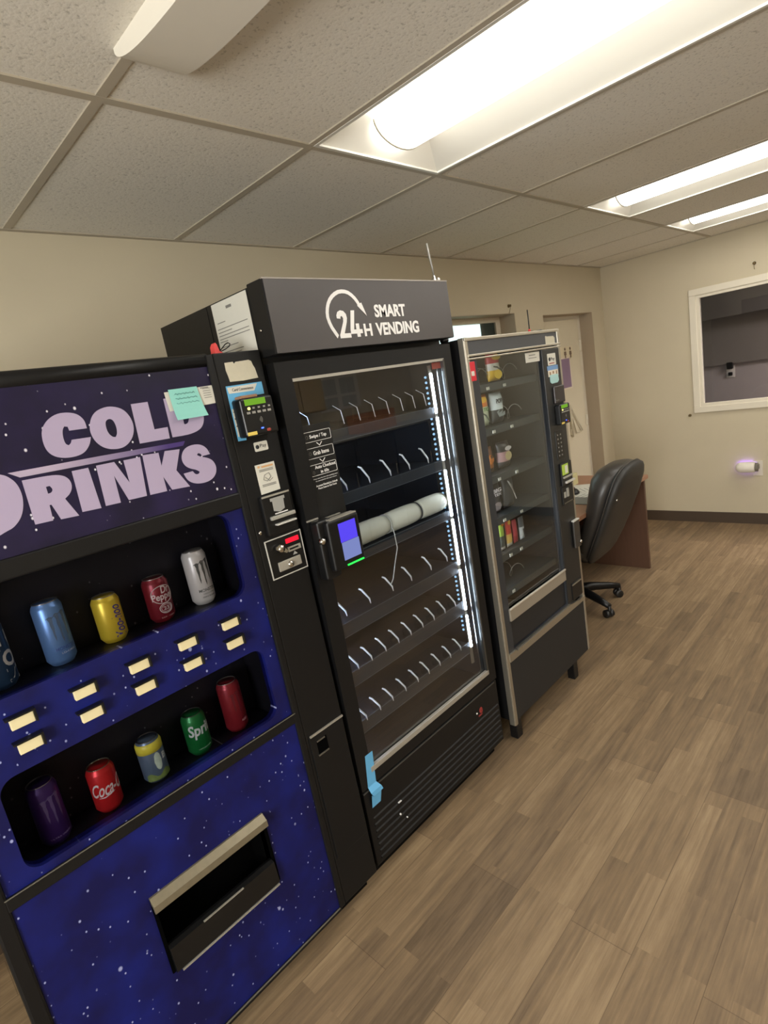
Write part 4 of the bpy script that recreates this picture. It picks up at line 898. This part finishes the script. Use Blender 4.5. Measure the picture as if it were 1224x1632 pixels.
# front: trims, panels
MB().box(A0, A0+.020, Y3, Y3+.014, B0-.018, B1, .002).box(A0-.0025, A0+.004, Y3+.004, Y3+.03, B0-.018, B1, .001).box(A1-.018, A1, Y3, Y3+.014, B0, B1-.004, .002).box(A1-.004, A1+.002, Y3+.004, Y3+.03, B0, B1-.004, .001).done('side_trim', ALU, sn, ORS)
m = MB(); m.box(A0, A1+.002, Y3-.002, Y3+.012, 1.786, 1.799, .002).box(A0+.01, A1+.004, Y3-.003, Y3+.012, 1.725, 1.7345, .002).box(A0+.01, A1+.003, Y3-.003, Y3+.012, 1.7135, 1.7205, .002)
m.done('top_trim', ALU, sn, ORS)
MB().prism([(A0+.018, .408), (2.262, .408), (2.32, .410), (2.32, .430), (2.245, .4275), (2.235, .433), (2.165, .440), (2.155, .446), (2.14, .441), (1.655, .439), (1.640, .433), (1.63, .444), (A0+.018, .444)], Y3-.004, Y3+.01, 'y').done('middle_trim', ALU, sn, ORS)
MB().box(A0+.016, A1-.016, Y3+.003, Y3+.012, .416, .419).done('trim_groove', BLACK2, sn, ORS)
MB().box(A0+.02, A1-.018, Y3+.004, Y3+.03, 1.733, 1.788).done('header_panel', mat('dark_slate_panel', (66, 68, 72), .4, var=.05), sn, ORS)
MB().box(A0+.019, A1-.017, Y3+.002, Y3+.03, B0, .409, .002).done('lower_panel', mat('charcoal_panel', (32, 33, 35), .55, var=.06), sn, ORS)
ds = MB().flat([[(A0+.019, .443), (A1-.017, .443), (A1-.017, 1.716), (A0+.019, 1.716)], [(SW0, .450), (SW1, .450), (SW1, SZ1), (SW0, SZ1)]], Y3+.004, .026).done('door', mat('slate_door', (46, 49, 54), .4, var=.05), sn, ORS)
MB().box(SW0, SW1, Y3+.012, Y3+.016, SZ0, SZ1).done('glass_pane', glass('snack_glass', (240, 243, 243), 1.9), ds, ORS)
fl_ = MB().box(SW0-.006, SW1, Y3-.004, Y3+.006, .583, .640, .002).done('delivery_flap', mat('flap_metal', (172, 164, 150), .42, .5), ds, ORS)
MB().box(SW0-.008, SW1-.004, Y3-.010, Y3-.002, .637, .645, .002).done('flap_edge', mat('flap_bright', (226, 222, 212), .3, .6), fl_, ORS)
MB().box(SW0, SW1, Y3+.02, Y3+.20, .450, .454).box(SW0, SW1, Y3+.012, Y3+.018, .454, .583).done('delivery_bin', mat('bin_dark', (30, 32, 36), .45), ds, ORS)
# interior
SHLF = mat('shelf_grey', (60, 67, 70), .5, var=.06); LIN = mat('snack_liner', (40, 44, 46), .5, var=.05)
m = MB(); m.box(A0+.023, A0+.03, Y3+.035, YB3-.03, .43, 1.755).box(A1-.180, A1-.172, Y3+.035, YB3-.03, .43, 1.755).box(A0+.03, A1-.18, YB3-.036, YB3-.03, .43, 1.755)
m.done('interior_liner', LIN, sn, ORS)
ysf = -.905
MB().box(1.596, 1.606, Y3+.036, Y3+.046, .72, 1.70, .002).done('interior_lamp', emit('snack_lamp', (244, 246, 255), 42.), sn, ORS)
COIL = mat('coil_wire', (150, 152, 150), .35, .8)
def shelf(z, lab):
    s = MB().box(A0+.034, A1-.184, ysf+.003, YB3-.04, z-.010, z-.004).box(A0+.034, A1-.184, ysf-.003, ysf+.003, z-.034, z-.002, .001).done('shelf', SHLF, sn, ORS)
    for x in lab: MB().box(x-.010, x+.010, ysf-.006, ysf-.003, z-.028, z-.016).done('price_label', PAPER, s, ORS)
    return s
def coil(parent, x, z, r=.032, turns=5):
    pts = []; n = turns*14
    for i in range(n+1):
        a = 2*math.pi*i/14; pts.append((x+r*math.cos(a), ysf+.02+(.36)*i/n, z+r+r*math.sin(a)))
    MB().tube(pts, .0022, 5).done('coil', COIL, parent, ORS)
S1 = shelf(1.612, (1.735, 1.865)); S2 = shelf(1.428, (1.74, 1.885)); S3 = shelf(1.222, (1.735, 1.88)); S4 = shelf(1.036, (1.735, 1.88)); S5 = shelf(.868, (1.75, 1.84)); S6 = shelf(.700, (1.735,))
coil(S1, 1.748, 1.614); coil(S6, 1.848, .702); coil(S1, 1.99, 1.614); coil(S2, 1.99, 1.430)
# snack bags and bars (things of their own on the shelves)
def bag(x, z, wd, h, th, rows, label, prints=(), y=-.850, name='snack_bag', cat='snack bag', group='snacks in the snack machine'):
    """pillow bag; rows = list of (height fraction, rgb) from bottom to top"""
    o = empty(name, (x, y, z), label, cat, group)
    m = MB(); nx, nz = 10, 16; mats = []; G = {}
    for side in (-1, 1):
        for j in range(nz+1):
            for i in range(nx+1):
                u, v = i/nx*2-1, j/nz*2-1
                t = th/2*max(0, 1-u*u)**.55*max(0, 1-abs(v)**5)**.9
                G[side, i, j] = m.bm.verts.new((u*wd/2*(1-.05*(1-v*v)), side*(t+.0006), h*(j/nz)))
    lim = 0; cuts = []
    for fr, rgb in rows:
        lim += fr; mm = mat('bag_%d_%d_%d' % rgb, rgb, .32, var=.12, scale=50)
        if mm not in mats: mats.append(mm)
        cuts.append((lim, mats.index(mm)))
    for side in (-1, 1):
        for j in range(nz):
            mi = next((k for c, k in cuts if (j+.5)/nz <= c+1e-6), cuts[-1][1])
            for i in range(nx):
                f = m.bm.faces.new([G[side, i, j], G[side, i+1, j], G[side, i+1, j+1], G[side, i, j+1]]); f.material_index = mi; f.smooth = True
    for j in range(nz):
        for i in (0, nx): m.bm.faces.new([G[-1, i, j], G[-1, i, j+1], G[1, i, j+1], G[1, i, j]])
    for i in range(nx):
        for j in (0, nz): m.bm.faces.new([G[-1, i, j], G[-1, i+1, j], G[1, i+1, j], G[1, i, j]])
    m.done('wrapper', mats, o)
    for p in prints:
        k = MB()
        if p[0] == 'text': _, txt, x0, x1, z0, z1, col, bold = p; k.text(txt, x0, x1, z0, z1, -th/2-.004, .001, bold)
        elif p[0] == 'oval':
            _, cx, cz, rx, rz, col = p; k.flat([[(cx+rx*math.cos(2*math.pi*i/24), cz+rz*math.sin(2*math.pi*i/24)) for i in range(24)]], -th/2-.002, .001)
        else:
            _, pts, col = p; k.flat([pts], -th/2-.003, .001)
        k.done('printing', mat('bagink_%d_%d_%d' % col, col, .5), o)
    return o
bag(1.880, 1.614, .092, .120, .045, [(.40, (236, 190, 50)), (.22, (230, 226, 214)), (.38, (206, 44, 58))], 'yellow, white and red crisp bag on the top shelf, right of the empty coil', [('oval', 0, .100, .034, .012, (240, 200, 60)), ('oval', .002, .026, .03, .020, (246, 206, 60)), ('poly', [(-.03, .064), (0, .060), (.04, .034), (.042, .028), (.0, .052), (-.03, .058)], (60, 60, 58))])
bag(1.752, 1.615, .100, .125, .03, [(1., (196, 52, 66))], 'plain red bag at the back of the top shelf, behind the empty coil', (), y=-.36)
bag(1.742, 1.430, .112, .136, .045, [(.60, (214, 220, 190)), (.40, (228, 128, 48))], 'orange and pale green crisp bag on the second shelf, leftmost', [('oval', .0, .115, .024, .013, (240, 190, 60)), ('text', 'TO', -.01, .030, .066, .080, (90, 140, 70), .03), ('poly', [(-.03, .062), (.0, .048), (.03, .012), (.036, .012), (.008, .050), (-.03, .068)], (70, 84, 70))])
bag(1.868, 1.430, .094, .134, .045, [(.42, (58, 62, 64)), (.58, (220, 230, 230))], 'white and black crisp bag with dark lettering on the second shelf', [('text', 'POPC', -.032, .034, .086, .106, (50, 56, 60), .02), ('poly', [(-.036, .050), (-.012, .058), (-.02, .044), (.01, .05), (.0, .036), (.03, .048), (.028, .03), (-.02, .026)], (150, 160, 160))])
bag(1.734, 1.224, .105, .115, .04, [(.18, (74, 60, 50)), (.38, (186, 120, 66)), (.44, (120, 78, 52))], 'brown and orange snack bag on the third shelf, leftmost', [('oval', .008, .06, .026, .022, (214, 130, 60)), ('oval', .02, .07, .01, .008, (236, 214, 180))])
bag(1.874, 1.224, .095, .118, .05, [(.25, (44, 44, 46)), (.40, (178, 140, 140)), (.35, (40, 40, 42))], 'black bag with pinkish picture panel on the third shelf', [('oval', .006, .052, .026, .020, (206, 188, 140)), ('oval', .010, .086, .026, .010, (206, 200, 198))])
bag(1.748, 1.038, .110, .150, .045, [(.30, (104, 96, 100)), (.70, (36, 38, 46))], 'black bag reading BIG in white on the fourth shelf', [('text', 'BIG', -.026, .040, .096, .114, (216, 214, 218), .03), ('text', 'TEX', -.018, .038, .080, .092, (206, 204, 208), .03), ('oval', -.0, .034, .03, .018, (140, 130, 132))])
bag(1.872, 1.038, .085, .148, .045, [(1., (48, 52, 56))], 'dark grey bag with a pale diagonal streak on the fourth shelf', [('poly', [(-.026, .13), (-.012, .12), (.004, .10), (.020, .066), (.034, .03), (.028, .03), (.012, .07), (-.006, .098), (-.022, .12)], (206, 206, 206)), ('poly', [(-.01, .11), (.002, .11), (.024, .06), (.020, .058)], (150, 150, 150))])
bag(1.742, .870, .042, .132, .018, [(.12, (214, 212, 206)), (.36, (70, 78, 74)), (.52, (160, 190, 80))], 'green bar with grey foot on the fifth shelf, leftmost', [('oval', .004, .118, .010, .008, (220, 140, 60))], name='snack_bar', cat='snack bar', y=-.876)
bag(1.800, .870, .046, .134, .018, [(.10, (220, 216, 206)), (.32, (214, 176, 96)), (.58, (190, 70, 60))], 'red and yellow bar on the fifth shelf, second from left', [('oval', .0, .112, .012, .010, (214, 170, 70))], name='snack_bar', cat='snack bar', y=-.876)
bag(1.853, .870, .036, .110, .018, [(.3, (150, 48, 56)), (.7, (168, 62, 72))], 'narrow dark red bar on the fifth shelf, third from left', name='snack_bar', cat='snack bar', y=-.876)
bag(1.912, .870, .040, .106, .018, [(.55, (206, 210, 214)), (.45, (84, 90, 96))], 'silver grey bar on the fifth shelf, fourth from left', [('poly', [(-.006, .05), (.006, .05), (.012, .012), (.002, .012)], (60, 62, 66))], name='snack_bar', cat='snack bar', y=-.876)
# small parts on the front
yd = Y3+.0035
rs = MB().box(1.569, 1.606, yd-.004, yd, 1.632, 1.707, .002).done('red_plate', mat('red_sign', (198, 34, 50), .4), ds, ORS)
MB().box(1.574, 1.594, yd-.005, yd-.004, 1.652, 1.670).done('white_tab', PAPER, rs, ORS)
MB().flat([[(2.197, 1.770), (2.205, 1.772), (2.21, 1.769), (2.275, 1.768), (2.286, 1.760), (2.285, 1.734), (2.197, 1.734)]], yd-.0005, .001).done('torn_sticker', mat('torn_paper', (196, 190, 170), .8), sn, ORS)
nt_ = MB().flat([[(2.013, 1.708), (2.141, 1.7085), (2.138, 1.665), (2.013, 1.666)]], Y3+.0105, .001).done('price_note', PAPER, ds, ORS)
MB().box(2.045, 2.10, Y3+.0095, Y3+.0105, 1.694, 1.698).box(2.04, 2.11, Y3+.0095, Y3+.0105, 1.682, 1.685).done('print', GREYINK, nt_, ORS)
pc = MB().box(SW1+.002, A1-.019, Y3-.001, Y3+.006, .45, 1.712, .002).done('payment_panel', mat('payment_black', (30, 31, 32), .4, var=.06), sn, ORS)
yq = Y3-.0018
s1 = MB().flat([rrect(2.188, 2.268, 1.636, 1.690, .004)], yq, .001).done('pay_sticker', PAPER, pc, ORS)
MB().text('Pay', 2.220, 2.256, 1.654, 1.672, yq-.0006, .0005, .01).done('pay_lettering', DARKINK, s1, ORS)
MB().lathe([(.0005, -.0006), (.009, -.0006), (.009, 0), (.0005, 0)], 12, (2.207, yq, 1.664), 'y').done('print', DARKINK, s1, ORS)
MB().box(2.2, 2.25, yq-.0006, yq, 1.643, 1.647).done('red_print', mat('card_red', (150, 56, 46), .6), s1, ORS)
s2 = MB().box(2.175, 2.280, yq-.001, yq, 1.614, 1.634).done('blue_sticker', mat('sticker_steel_blue', (112, 150, 196), .5), pc, ORS)
s3 = MB().box(2.180, 2.278, yq-.0008, yq, 1.584, 1.614).done('card_sticker', mat('sticker_cream', (216, 208, 192), .6), pc, ORS)
MB().box(2.192, 2.204, yq-.0014, yq-.0008, 1.592, 1.606).box(2.222, 2.236, yq-.0014, yq-.0008, 1.596, 1.608).box(2.256, 2.266, yq-.0014, yq-.0008, 1.59, 1.608).done('print', mat('brown_ink', (150, 120, 90), .7), s3, ORS)
MB().flat([[(2.192, 1.592), (2.272, 1.592), (2.276, 1.562), (2.262, 1.552), (2.205, 1.551), (2.190, 1.560)]], yq-.002, .0012).done('teal_sticker', mat('sticker_teal', (164, 204, 204), .45), pc, ORS)
bz = MB().box(2.206, 2.306, Y3-.012, Y3, 1.455, 1.536, .004).done('coin_bezel', mat('bezel_brown_black', (40, 34, 34), .35), pc, ORS)
MB().box(2.21, 2.24, Y3-.0135, Y3-.012, 1.468, 1.471).done('bezel_mark', GREYINK, bz, ORS)
card_reader(pc, 2.206, 2.306, 1.352, 1.448, Y3, .03, off=ORS)
kp = MB().box(2.185, 2.262, Y3-.004, Y3, 1.185, 1.325, .002).done('keypad', BLACK2, pc, ORS)
m = MB()
for r_ in range(6):
    for c_ in range(2): m.box(2.200+.028*c_, 2.207+.028*c_, Y3-.006, Y3-.004, 1.302-.020*r_, 1.309-.020*r_)
m.done('key_marks', GREYINK, kp, ORS)
gv = MB().box(2.192, 2.300, Y3-.012, Y3, 1.052, 1.165, .003).done('bill_validator', BLACK2, pc, ORS)
MB().box(2.198, 2.260, Y3-.0135, Y3-.011, 1.106, 1.158).done('green_label', mat('label_green', (168, 196, 74), .5), gv, ORS)
MB().box(2.226, 2.252, Y3-.0145, Y3-.013, 1.112, 1.150).done('white_label', PAPER, gv, ORS)
MB().box(2.200, 2.292, Y3-.020, Y3-.010, 1.090, 1.098, .001).done('slot_lip', mat('slot_grey', (168, 166, 158), .4, .3), gv, ORS)
MB().box(2.218, 2.306, Y3-.022, Y3-.010, 1.062, 1.072, .001).done('lower_slot_lip', mat('slot_pale', (214, 212, 206), .4, .3), gv, ORS)
cc = MB().box(2.190, 2.304, Y3-.006, Y3, .955, 1.046, .003).done('coin_cover', BLACK2, pc, ORS)
MB().box(2.204, 2.224, Y3-.008, Y3-.005, .992, 1.020).box(2.232, 2.250, Y3-.010, Y3-.005, .992, 1.035).done('coin_slot', mat('slot_grey', (168, 166, 158), .4, .3), cc, ORS)
MB().box(2.200, 2.288, Y3-.008, Y3-.004, .962, .967).done('cover_edge', mat('cup_grey', (120, 116, 106), .4, .6), cc, ORS)
lk3 = MB().box(2.254, 2.316, Y3-.016, Y3-.004, .712, .858, .004).done('lock_plate', mat('lock_plate_grey', (84, 82, 80), .35, .7), sn, ORS)
MB().box(2.252, 2.314, Y3-.019, Y3-.004, .853, .860, .001).done('plate_edge', mat('slot_pale', (214, 212, 206), .4, .3), lk3, ORS)
MB().lathe([(.0005, -.026), (.006, -.026), (.008, -.022), (.008, -.016), (.0005, -.016)], 14, (2.303, Y3, .738), 'y').done('lock', CHROME, lk3, ORS)
cup = MB().box(2.190, 2.300, Y3-.005, Y3, .452, .545, .003).done('coin_return_cup', BLACK2, pc, ORS)
MB().box(2.192, 2.288, Y3-.009, Y3-.004, .531, .536).done('cup_edge', ALU, cup, ORS)
a3 = empty('antenna', (2.118, -.915, B1-.002), 'thin dark antenna with red base on the snack machine', 'antenna')
MB().lathe([(.006, 0), (.006, .012), (.003, .015), (.0005, .016)], 12).done('base', mat('red_plastic', (224, 70, 70), .4), a3)
MB().tube([(0, 0, .012), (.001, 0, .05), (.0, 0, .100)], .0026, 6).done('rod', BLACK2, a3)
lone('antenna_cable', MB().tube([(2.125, -.91, B1+.0015), (2.15, -.905, B1+.004), (2.19, -.90, B1+.002), (2.24, -.905, B1+.005), (2.285, -.90, B1+.0015)], .0028, 6), BLACK2, 'thin black cable lying on the snack machine beside its antenna', 'cable', (2.2, -.9, B1-.002))
lone('hinge_knob', MB().lathe([(.014, B1-.002), (.018, B1+.004), (.018, B1+.014), (.012, B1+.020), (.0005, B1+.021)], 16, (1.576, -.84, 0)), BLACK2, 'round black knob on the top left corner of the snack machine', 'knob', (1.576, -.84, B1-.002))

# ------------------------------------------------------------------ desk with its things
dx0, dx1, dz = 2.48, 3.893, .727
dkz = empty('desk', ((dx0+dx1)/2, -.38, 0), 'brown wood desk against the back wall behind the office chair', 'desk'); off = dkz.location.copy()
def wood(name, a, b, rough=.45):
    m = bpy.data.materials.new(name); m.use_nodes = True; nt = m.node_tree; bs = nt.nodes['Principled BSDF']; bs.inputs['Roughness'].default_value = rough
    tc = N(nt, 'ShaderNodeTexCoord'); mp = N(nt, 'ShaderNodeMapping'); mp.inputs['Scale'].default_value = (3, 30, 3); nt.links.new(tc.outputs['Object'], mp.inputs['Vector'])
    n = N(nt, 'ShaderNodeTexNoise', Scale=2., Detail=5.); nt.links.new(mp.outputs[0], n.inputs['Vector'])
    x = N(nt, 'ShaderNodeMix', data_type='RGBA'); x.inputs[6].default_value = (*lin(a), 1); x.inputs[7].default_value = (*lin(b), 1)
    nt.links.new(n.outputs['Fac'], x.inputs[0]); nt.links.new(x.outputs[2], bs.inputs['Base Color']); return m
DT = wood('desk_laminate', (144, 104, 80), (164, 122, 96)); DP = wood('desk_wood_shaded', (82, 58, 44), (98, 70, 54))  # panel wood is darker than the top, its shade put into the colour
MB().box(dx0, dx1, -.748, -.012, dz-.028, dz, .003).done('desktop', DT, dkz, off)
MB().box(dx1-.034, dx1-.008, -.725, -.02, 0, dz-.028).done('end_panel', DP, dkz, off)
MB().box(dx0+.008, dx0+.034, -.725, -.02, 0, dz-.028).done('end_panel', DP, dkz, off)
MB().box(dx0+.034, dx1-.034, -.06, -.04, .12, dz-.028).done('modesty_panel', DP, dkz, off)
bx = empty('tissue_box', (3.545, -.285, dz), 'small cream box at the back of the desk near the white door', 'box')
MB().box(-.075, .075, -.055, .055, 0, .085, .003).done('carton', mat('cream_carton', (206, 198, 150), .7, var=.05), bx)
MB().box(-.045, .045, -.02, .02, .085, .0865).done('opening', mat('carton_slot', (170, 160, 120), .8), bx)
def sheet(x, y, z, sx, sy, rot, label, m=PAPER):
    o = MB().box(-sx/2, sx/2, -sy/2, sy/2, 0, .0012).done('paper_sheet', m); o.location = (x, y, z); o.rotation_euler = (0, 0, rot); tag(o, label, 'paper', 'papers on the desk')
    q = MB()
    for k in range(6): q.box(-sx*.38, sx*(.1+.05*(k % 4)), -sy*.35+k*sy*.12, -sy*.33+k*sy*.12, .0012, .0017)
    q.done('print', GREYINK, o); return o
sheet(3.505, -.50, dz+.0002, .216, .279, .35, 'white sheet on the desk, half behind the chair back')
sheet(3.25, -.53, dz+.0002, .216, .279, -.25, 'printed sheet on the desk nearest the snack machine')
sheet(3.40, -.44, dz+.0016, .19, .25, .8, 'skewed white sheet on the desk below the cream box')
lone('clipboard', MB().box(3.03, 3.20, -.70, -.50, dz, dz+.006, .002), mat('clipboard_grey', (110, 112, 108), .5), 'grey board on the desk edge beside the snack machine', 'clipboard', (3.115, -.6, dz))
ms = empty('desk_phone', (3.315, -.455, dz+.0035), 'small black rounded mouse on the papers on the desk', 'mouse', rot=(0, 0, .4))
mm = MB(); rings = []
for k in range(7):
    v = k/6; s = math.cos(v*math.pi/2)**.6 if v < 1 else .02
    rings.append([(.055*s*math.cos(2*math.pi*i/18), .034*s*math.sin(2*math.pi*i/18), .036*v) for i in range(18)])
mm.loft(rings); mm.done('shell', BLACK2, ms, smoothed=True)
MB().box(.01, .028, -.004, .004, .030, .0375, .002).done('scroll_wheel', mat('wheel_grey', (110, 80, 90), .5), ms)
ms.name = 'computer_mouse'

# ------------------------------------------------------------------ office chair
CHX, CHY, CHR = 3.075, -.52, math.radians(1)
ch = empty('office_chair', (CHX, CHY, 0), 'black leather high-back office chair at the desk', 'chair', rot=(0, 0, CHR))
LEA = mat('black_leather', (58, 55, 52), .36, var=.12, scale=18, bump=.1)
LEA2 = mat('black_back_vinyl', (42, 41, 39), .5, var=.1, scale=30)
def sel(cx, cy, cz, wx, wy, n=28, p=3., tilt=0.):
    out = []
    for k in range(n):
        a = 2*math.pi*k/n; c_, s_ = math.cos(a), math.sin(a)
        out.append((cx+wx*math.copysign(abs(c_)**(2/p), c_), cy+wy*math.copysign(abs(s_)**(2/p), s_)*math.cos(tilt), cz+wy*math.copysign(abs(s_)**(2/p), s_)*math.sin(tilt)))
    return out
# back: stations from the seat up (t, half width, front depth)
def back_sta(front):
    R = []
    for (z, yc, hw, d) in ((.38, -.165, .19, .030), (.42, -.185, .235, .045), (.52, -.232, .255, .058), (.64, -.285, .262, .062), (.74, -.325, .264, .066), (.83, -.358, .258, .074), (.90, -.382, .240, .078), (.945, -.398, .205, .070), (.97, -.408, .165, .056), (.985, -.414, .11, .036), (.990, -.416, .05, .016)):
        if front: R.append(sel(0, yc+d*.95-.012, z, hw*.93, d*1.25, p=2.6, tilt=.22))
        else: R.append(sel(0, yc-.022, z-.004, hw*.90, d*.45+.008, p=3.2, tilt=.22))
    return R
MB().loft(back_sta(True)).done('back_cushion', LEA, ch, smoothed=True)
bs_ = MB().loft(back_sta(False)).done('back_shell', LEA2, ch, smoothed=True)
seam = []
for (z, yc, hw) in ((.42, -.202, .233), (.52, -.249, .253), (.64, -.302, .260), (.74, -.342, .262), (.83, -.375, .256), (.90, -.399, .238), (.945, -.415, .203), (.97, -.425, .162), (.984, -.431, .108)): seam.append((hw*.93, yc+.004, z))
full = [(-x, y, z) for x, y, z in seam]+[(0, -.428, .990)]+[(x, y, z) for x, y, z in seam[::-1]]
MB().tube(full, .0045, 6).done('piping', LEA, ch, smoothed=True)
MB().lathe([(.0005, -.078), (.006, -.077), (.006, -.070), (.0005, -.070)], 12, (-.20, -.33, .80), 'y').done('stud', CHROME, bs_)
MB().loft([sel(0, .02, .40, .20, .20, p=3.2), sel(0, .02, .415, .245, .25, p=3.4), sel(0, .02, .45, .258, .262, p=3.4), sel(0, .02, .485, .25, .255, p=3.2), sel(0, .02, .505, .21, .215, p=3), sel(0, .02, .51, .12, .13, p=2.6)]).done('seat', LEA, ch, smoothed=True)
MB().prism([(-.16, .39), (-.215, .40), (-.285, .58), (-.27, .58), (-.20, .42), (-.05, .41), (-.05, .385)], -.04, .04, 'x').done('back_bracket', BLACK2, ch)
MB().box(-.11, .11, -.12, .13, .365, .402, .01).done('tilt_mechanism', BLACK2, ch)
MB().lathe([(.030, .10), (.030, .22), (.024, .225), (.024, .30), (.018, .305), (.018, .37)], 18).done('gas_lift', BLACK2, ch)
ca = math.atan2(-.78+.51, 2.93-3.05) - CHR
for k in range(5):
    a = ca+k*2*math.pi/5; dx, dy = math.cos(a), math.sin(a)
    lg_ = MB().tube([(0, 0, .115), (dx*.10, dy*.10, .112), (dx*.22, dy*.22, .094), (dx*.30, dy*.30, .078)], [.034, .030, .024, .018], 10).done('base_leg', BLACK2, ch, smoothed=True)
    cx, cy = dx*.30, dy*.30
    cs = MB()
    px, py = -dy, dx
    for s in (-1, 1):
        ring = []
        for w_ in (-.010, .010):
            for rr in ((.008, .026) if w_ < 0 else (.026, .008)):
                ring.append([(cx-dx*.012+px*(s*.016+w_)+dx*rr*math.cos(2*math.pi*i/16), cy-dy*.012+py*(s*.016+w_)+dy*rr*math.cos(2*math.pi*i/16), .026+rr*math.sin(2*math.pi*i/16)) for i in range(16)])
        cs.loft(ring)
    cs.tube([(cx, cy, .080), (cx, cy, .050), (cx-dx*.012, cy-dy*.012, .028)], [.010, .011, .016], 10)
    cs.done('caster', mat('caster_black', (30, 29, 28), .4), lg_)

# ------------------------------------------------------------------ across the room (seen in the glass)
cb = empty('counter_cabinet', (4.0, -4.12, 0), 'dark counter cabinet across the room, mirrored in the glass door', 'cabinet'); off = cb.location.copy()
GC = mat('counter_dark', (46, 50, 60), .5, var=.03)
MB().box(3.05, 4.95, -4.29, -3.97, 0, 1.20, .004).done('body', GC, cb, off)
MB().box(3.03, 4.97, -4.29, -3.95, 1.20, 1.235, .004).done('counter_top', mat('counter_top_grey', (150, 148, 142), .4), cb, off)
for k in range(3):
    d_ = MB().box(3.07+.625*k, 3.67+.625*k, -3.972, -3.955, .05, 1.17, .003).done('door', GC, cb, off)
    MB().box(3.62+.625*k, 3.635+.625*k, -3.955, -3.935, .7, .85, .003).done('handle', CHROME, d_, off)
lone('cardboard_box', MB().box(3.90, 4.42, -4.25, -3.99, 1.235, 1.44, .004), mat('cardboard', (178, 122, 84), .8, var=.06), 'brown cardboard box on the dark counter, mirrored in the glass door', 'box', (4.15, -4.12, 1.235))
nb_ = empty('notice_board', (3.9, YF, 1.52), 'white board of pinned sheets across the room, mirrored in the glass door', 'notice board'); off = nb_.location.copy()
MB().box(3.60, 4.20, YF, YF+.02, 1.52, 1.90, .003).done('board', mat('board_white', (214, 212, 204), .6), nb_, off)
for (a, b) in ((3.64, 3.86), (3.92, 4.14)):
    for (c, d) in ((1.55, 1.66), (1.69, 1.86)): MB().box(a, b, YF+.02, YF+.022, c, d).done('pinned_sheet', mat('sheet_grey', (176, 176, 172), .7, var=.1, scale=30), nb_, off)
wc = empty('wall_cabinet', (3.15, YF, 1.55), 'tan wooden wall cabinet across the room, mirrored in the glass door', 'cabinet'); off = wc.location.copy()
MB().box(2.85, 3.45, YF, YF+.28, 1.55, 1.98, .004).done('body', mat('cabinet_tan', (170, 148, 108), .5, var=.04), wc, off)
for k in range(2): MB().box(2.86+.295*k, 3.145+.295*k, YF+.28, YF+.297, 1.56, 1.97, .004).done('door', mat('cabinet_tan', (170, 148, 108), .5), wc, off)
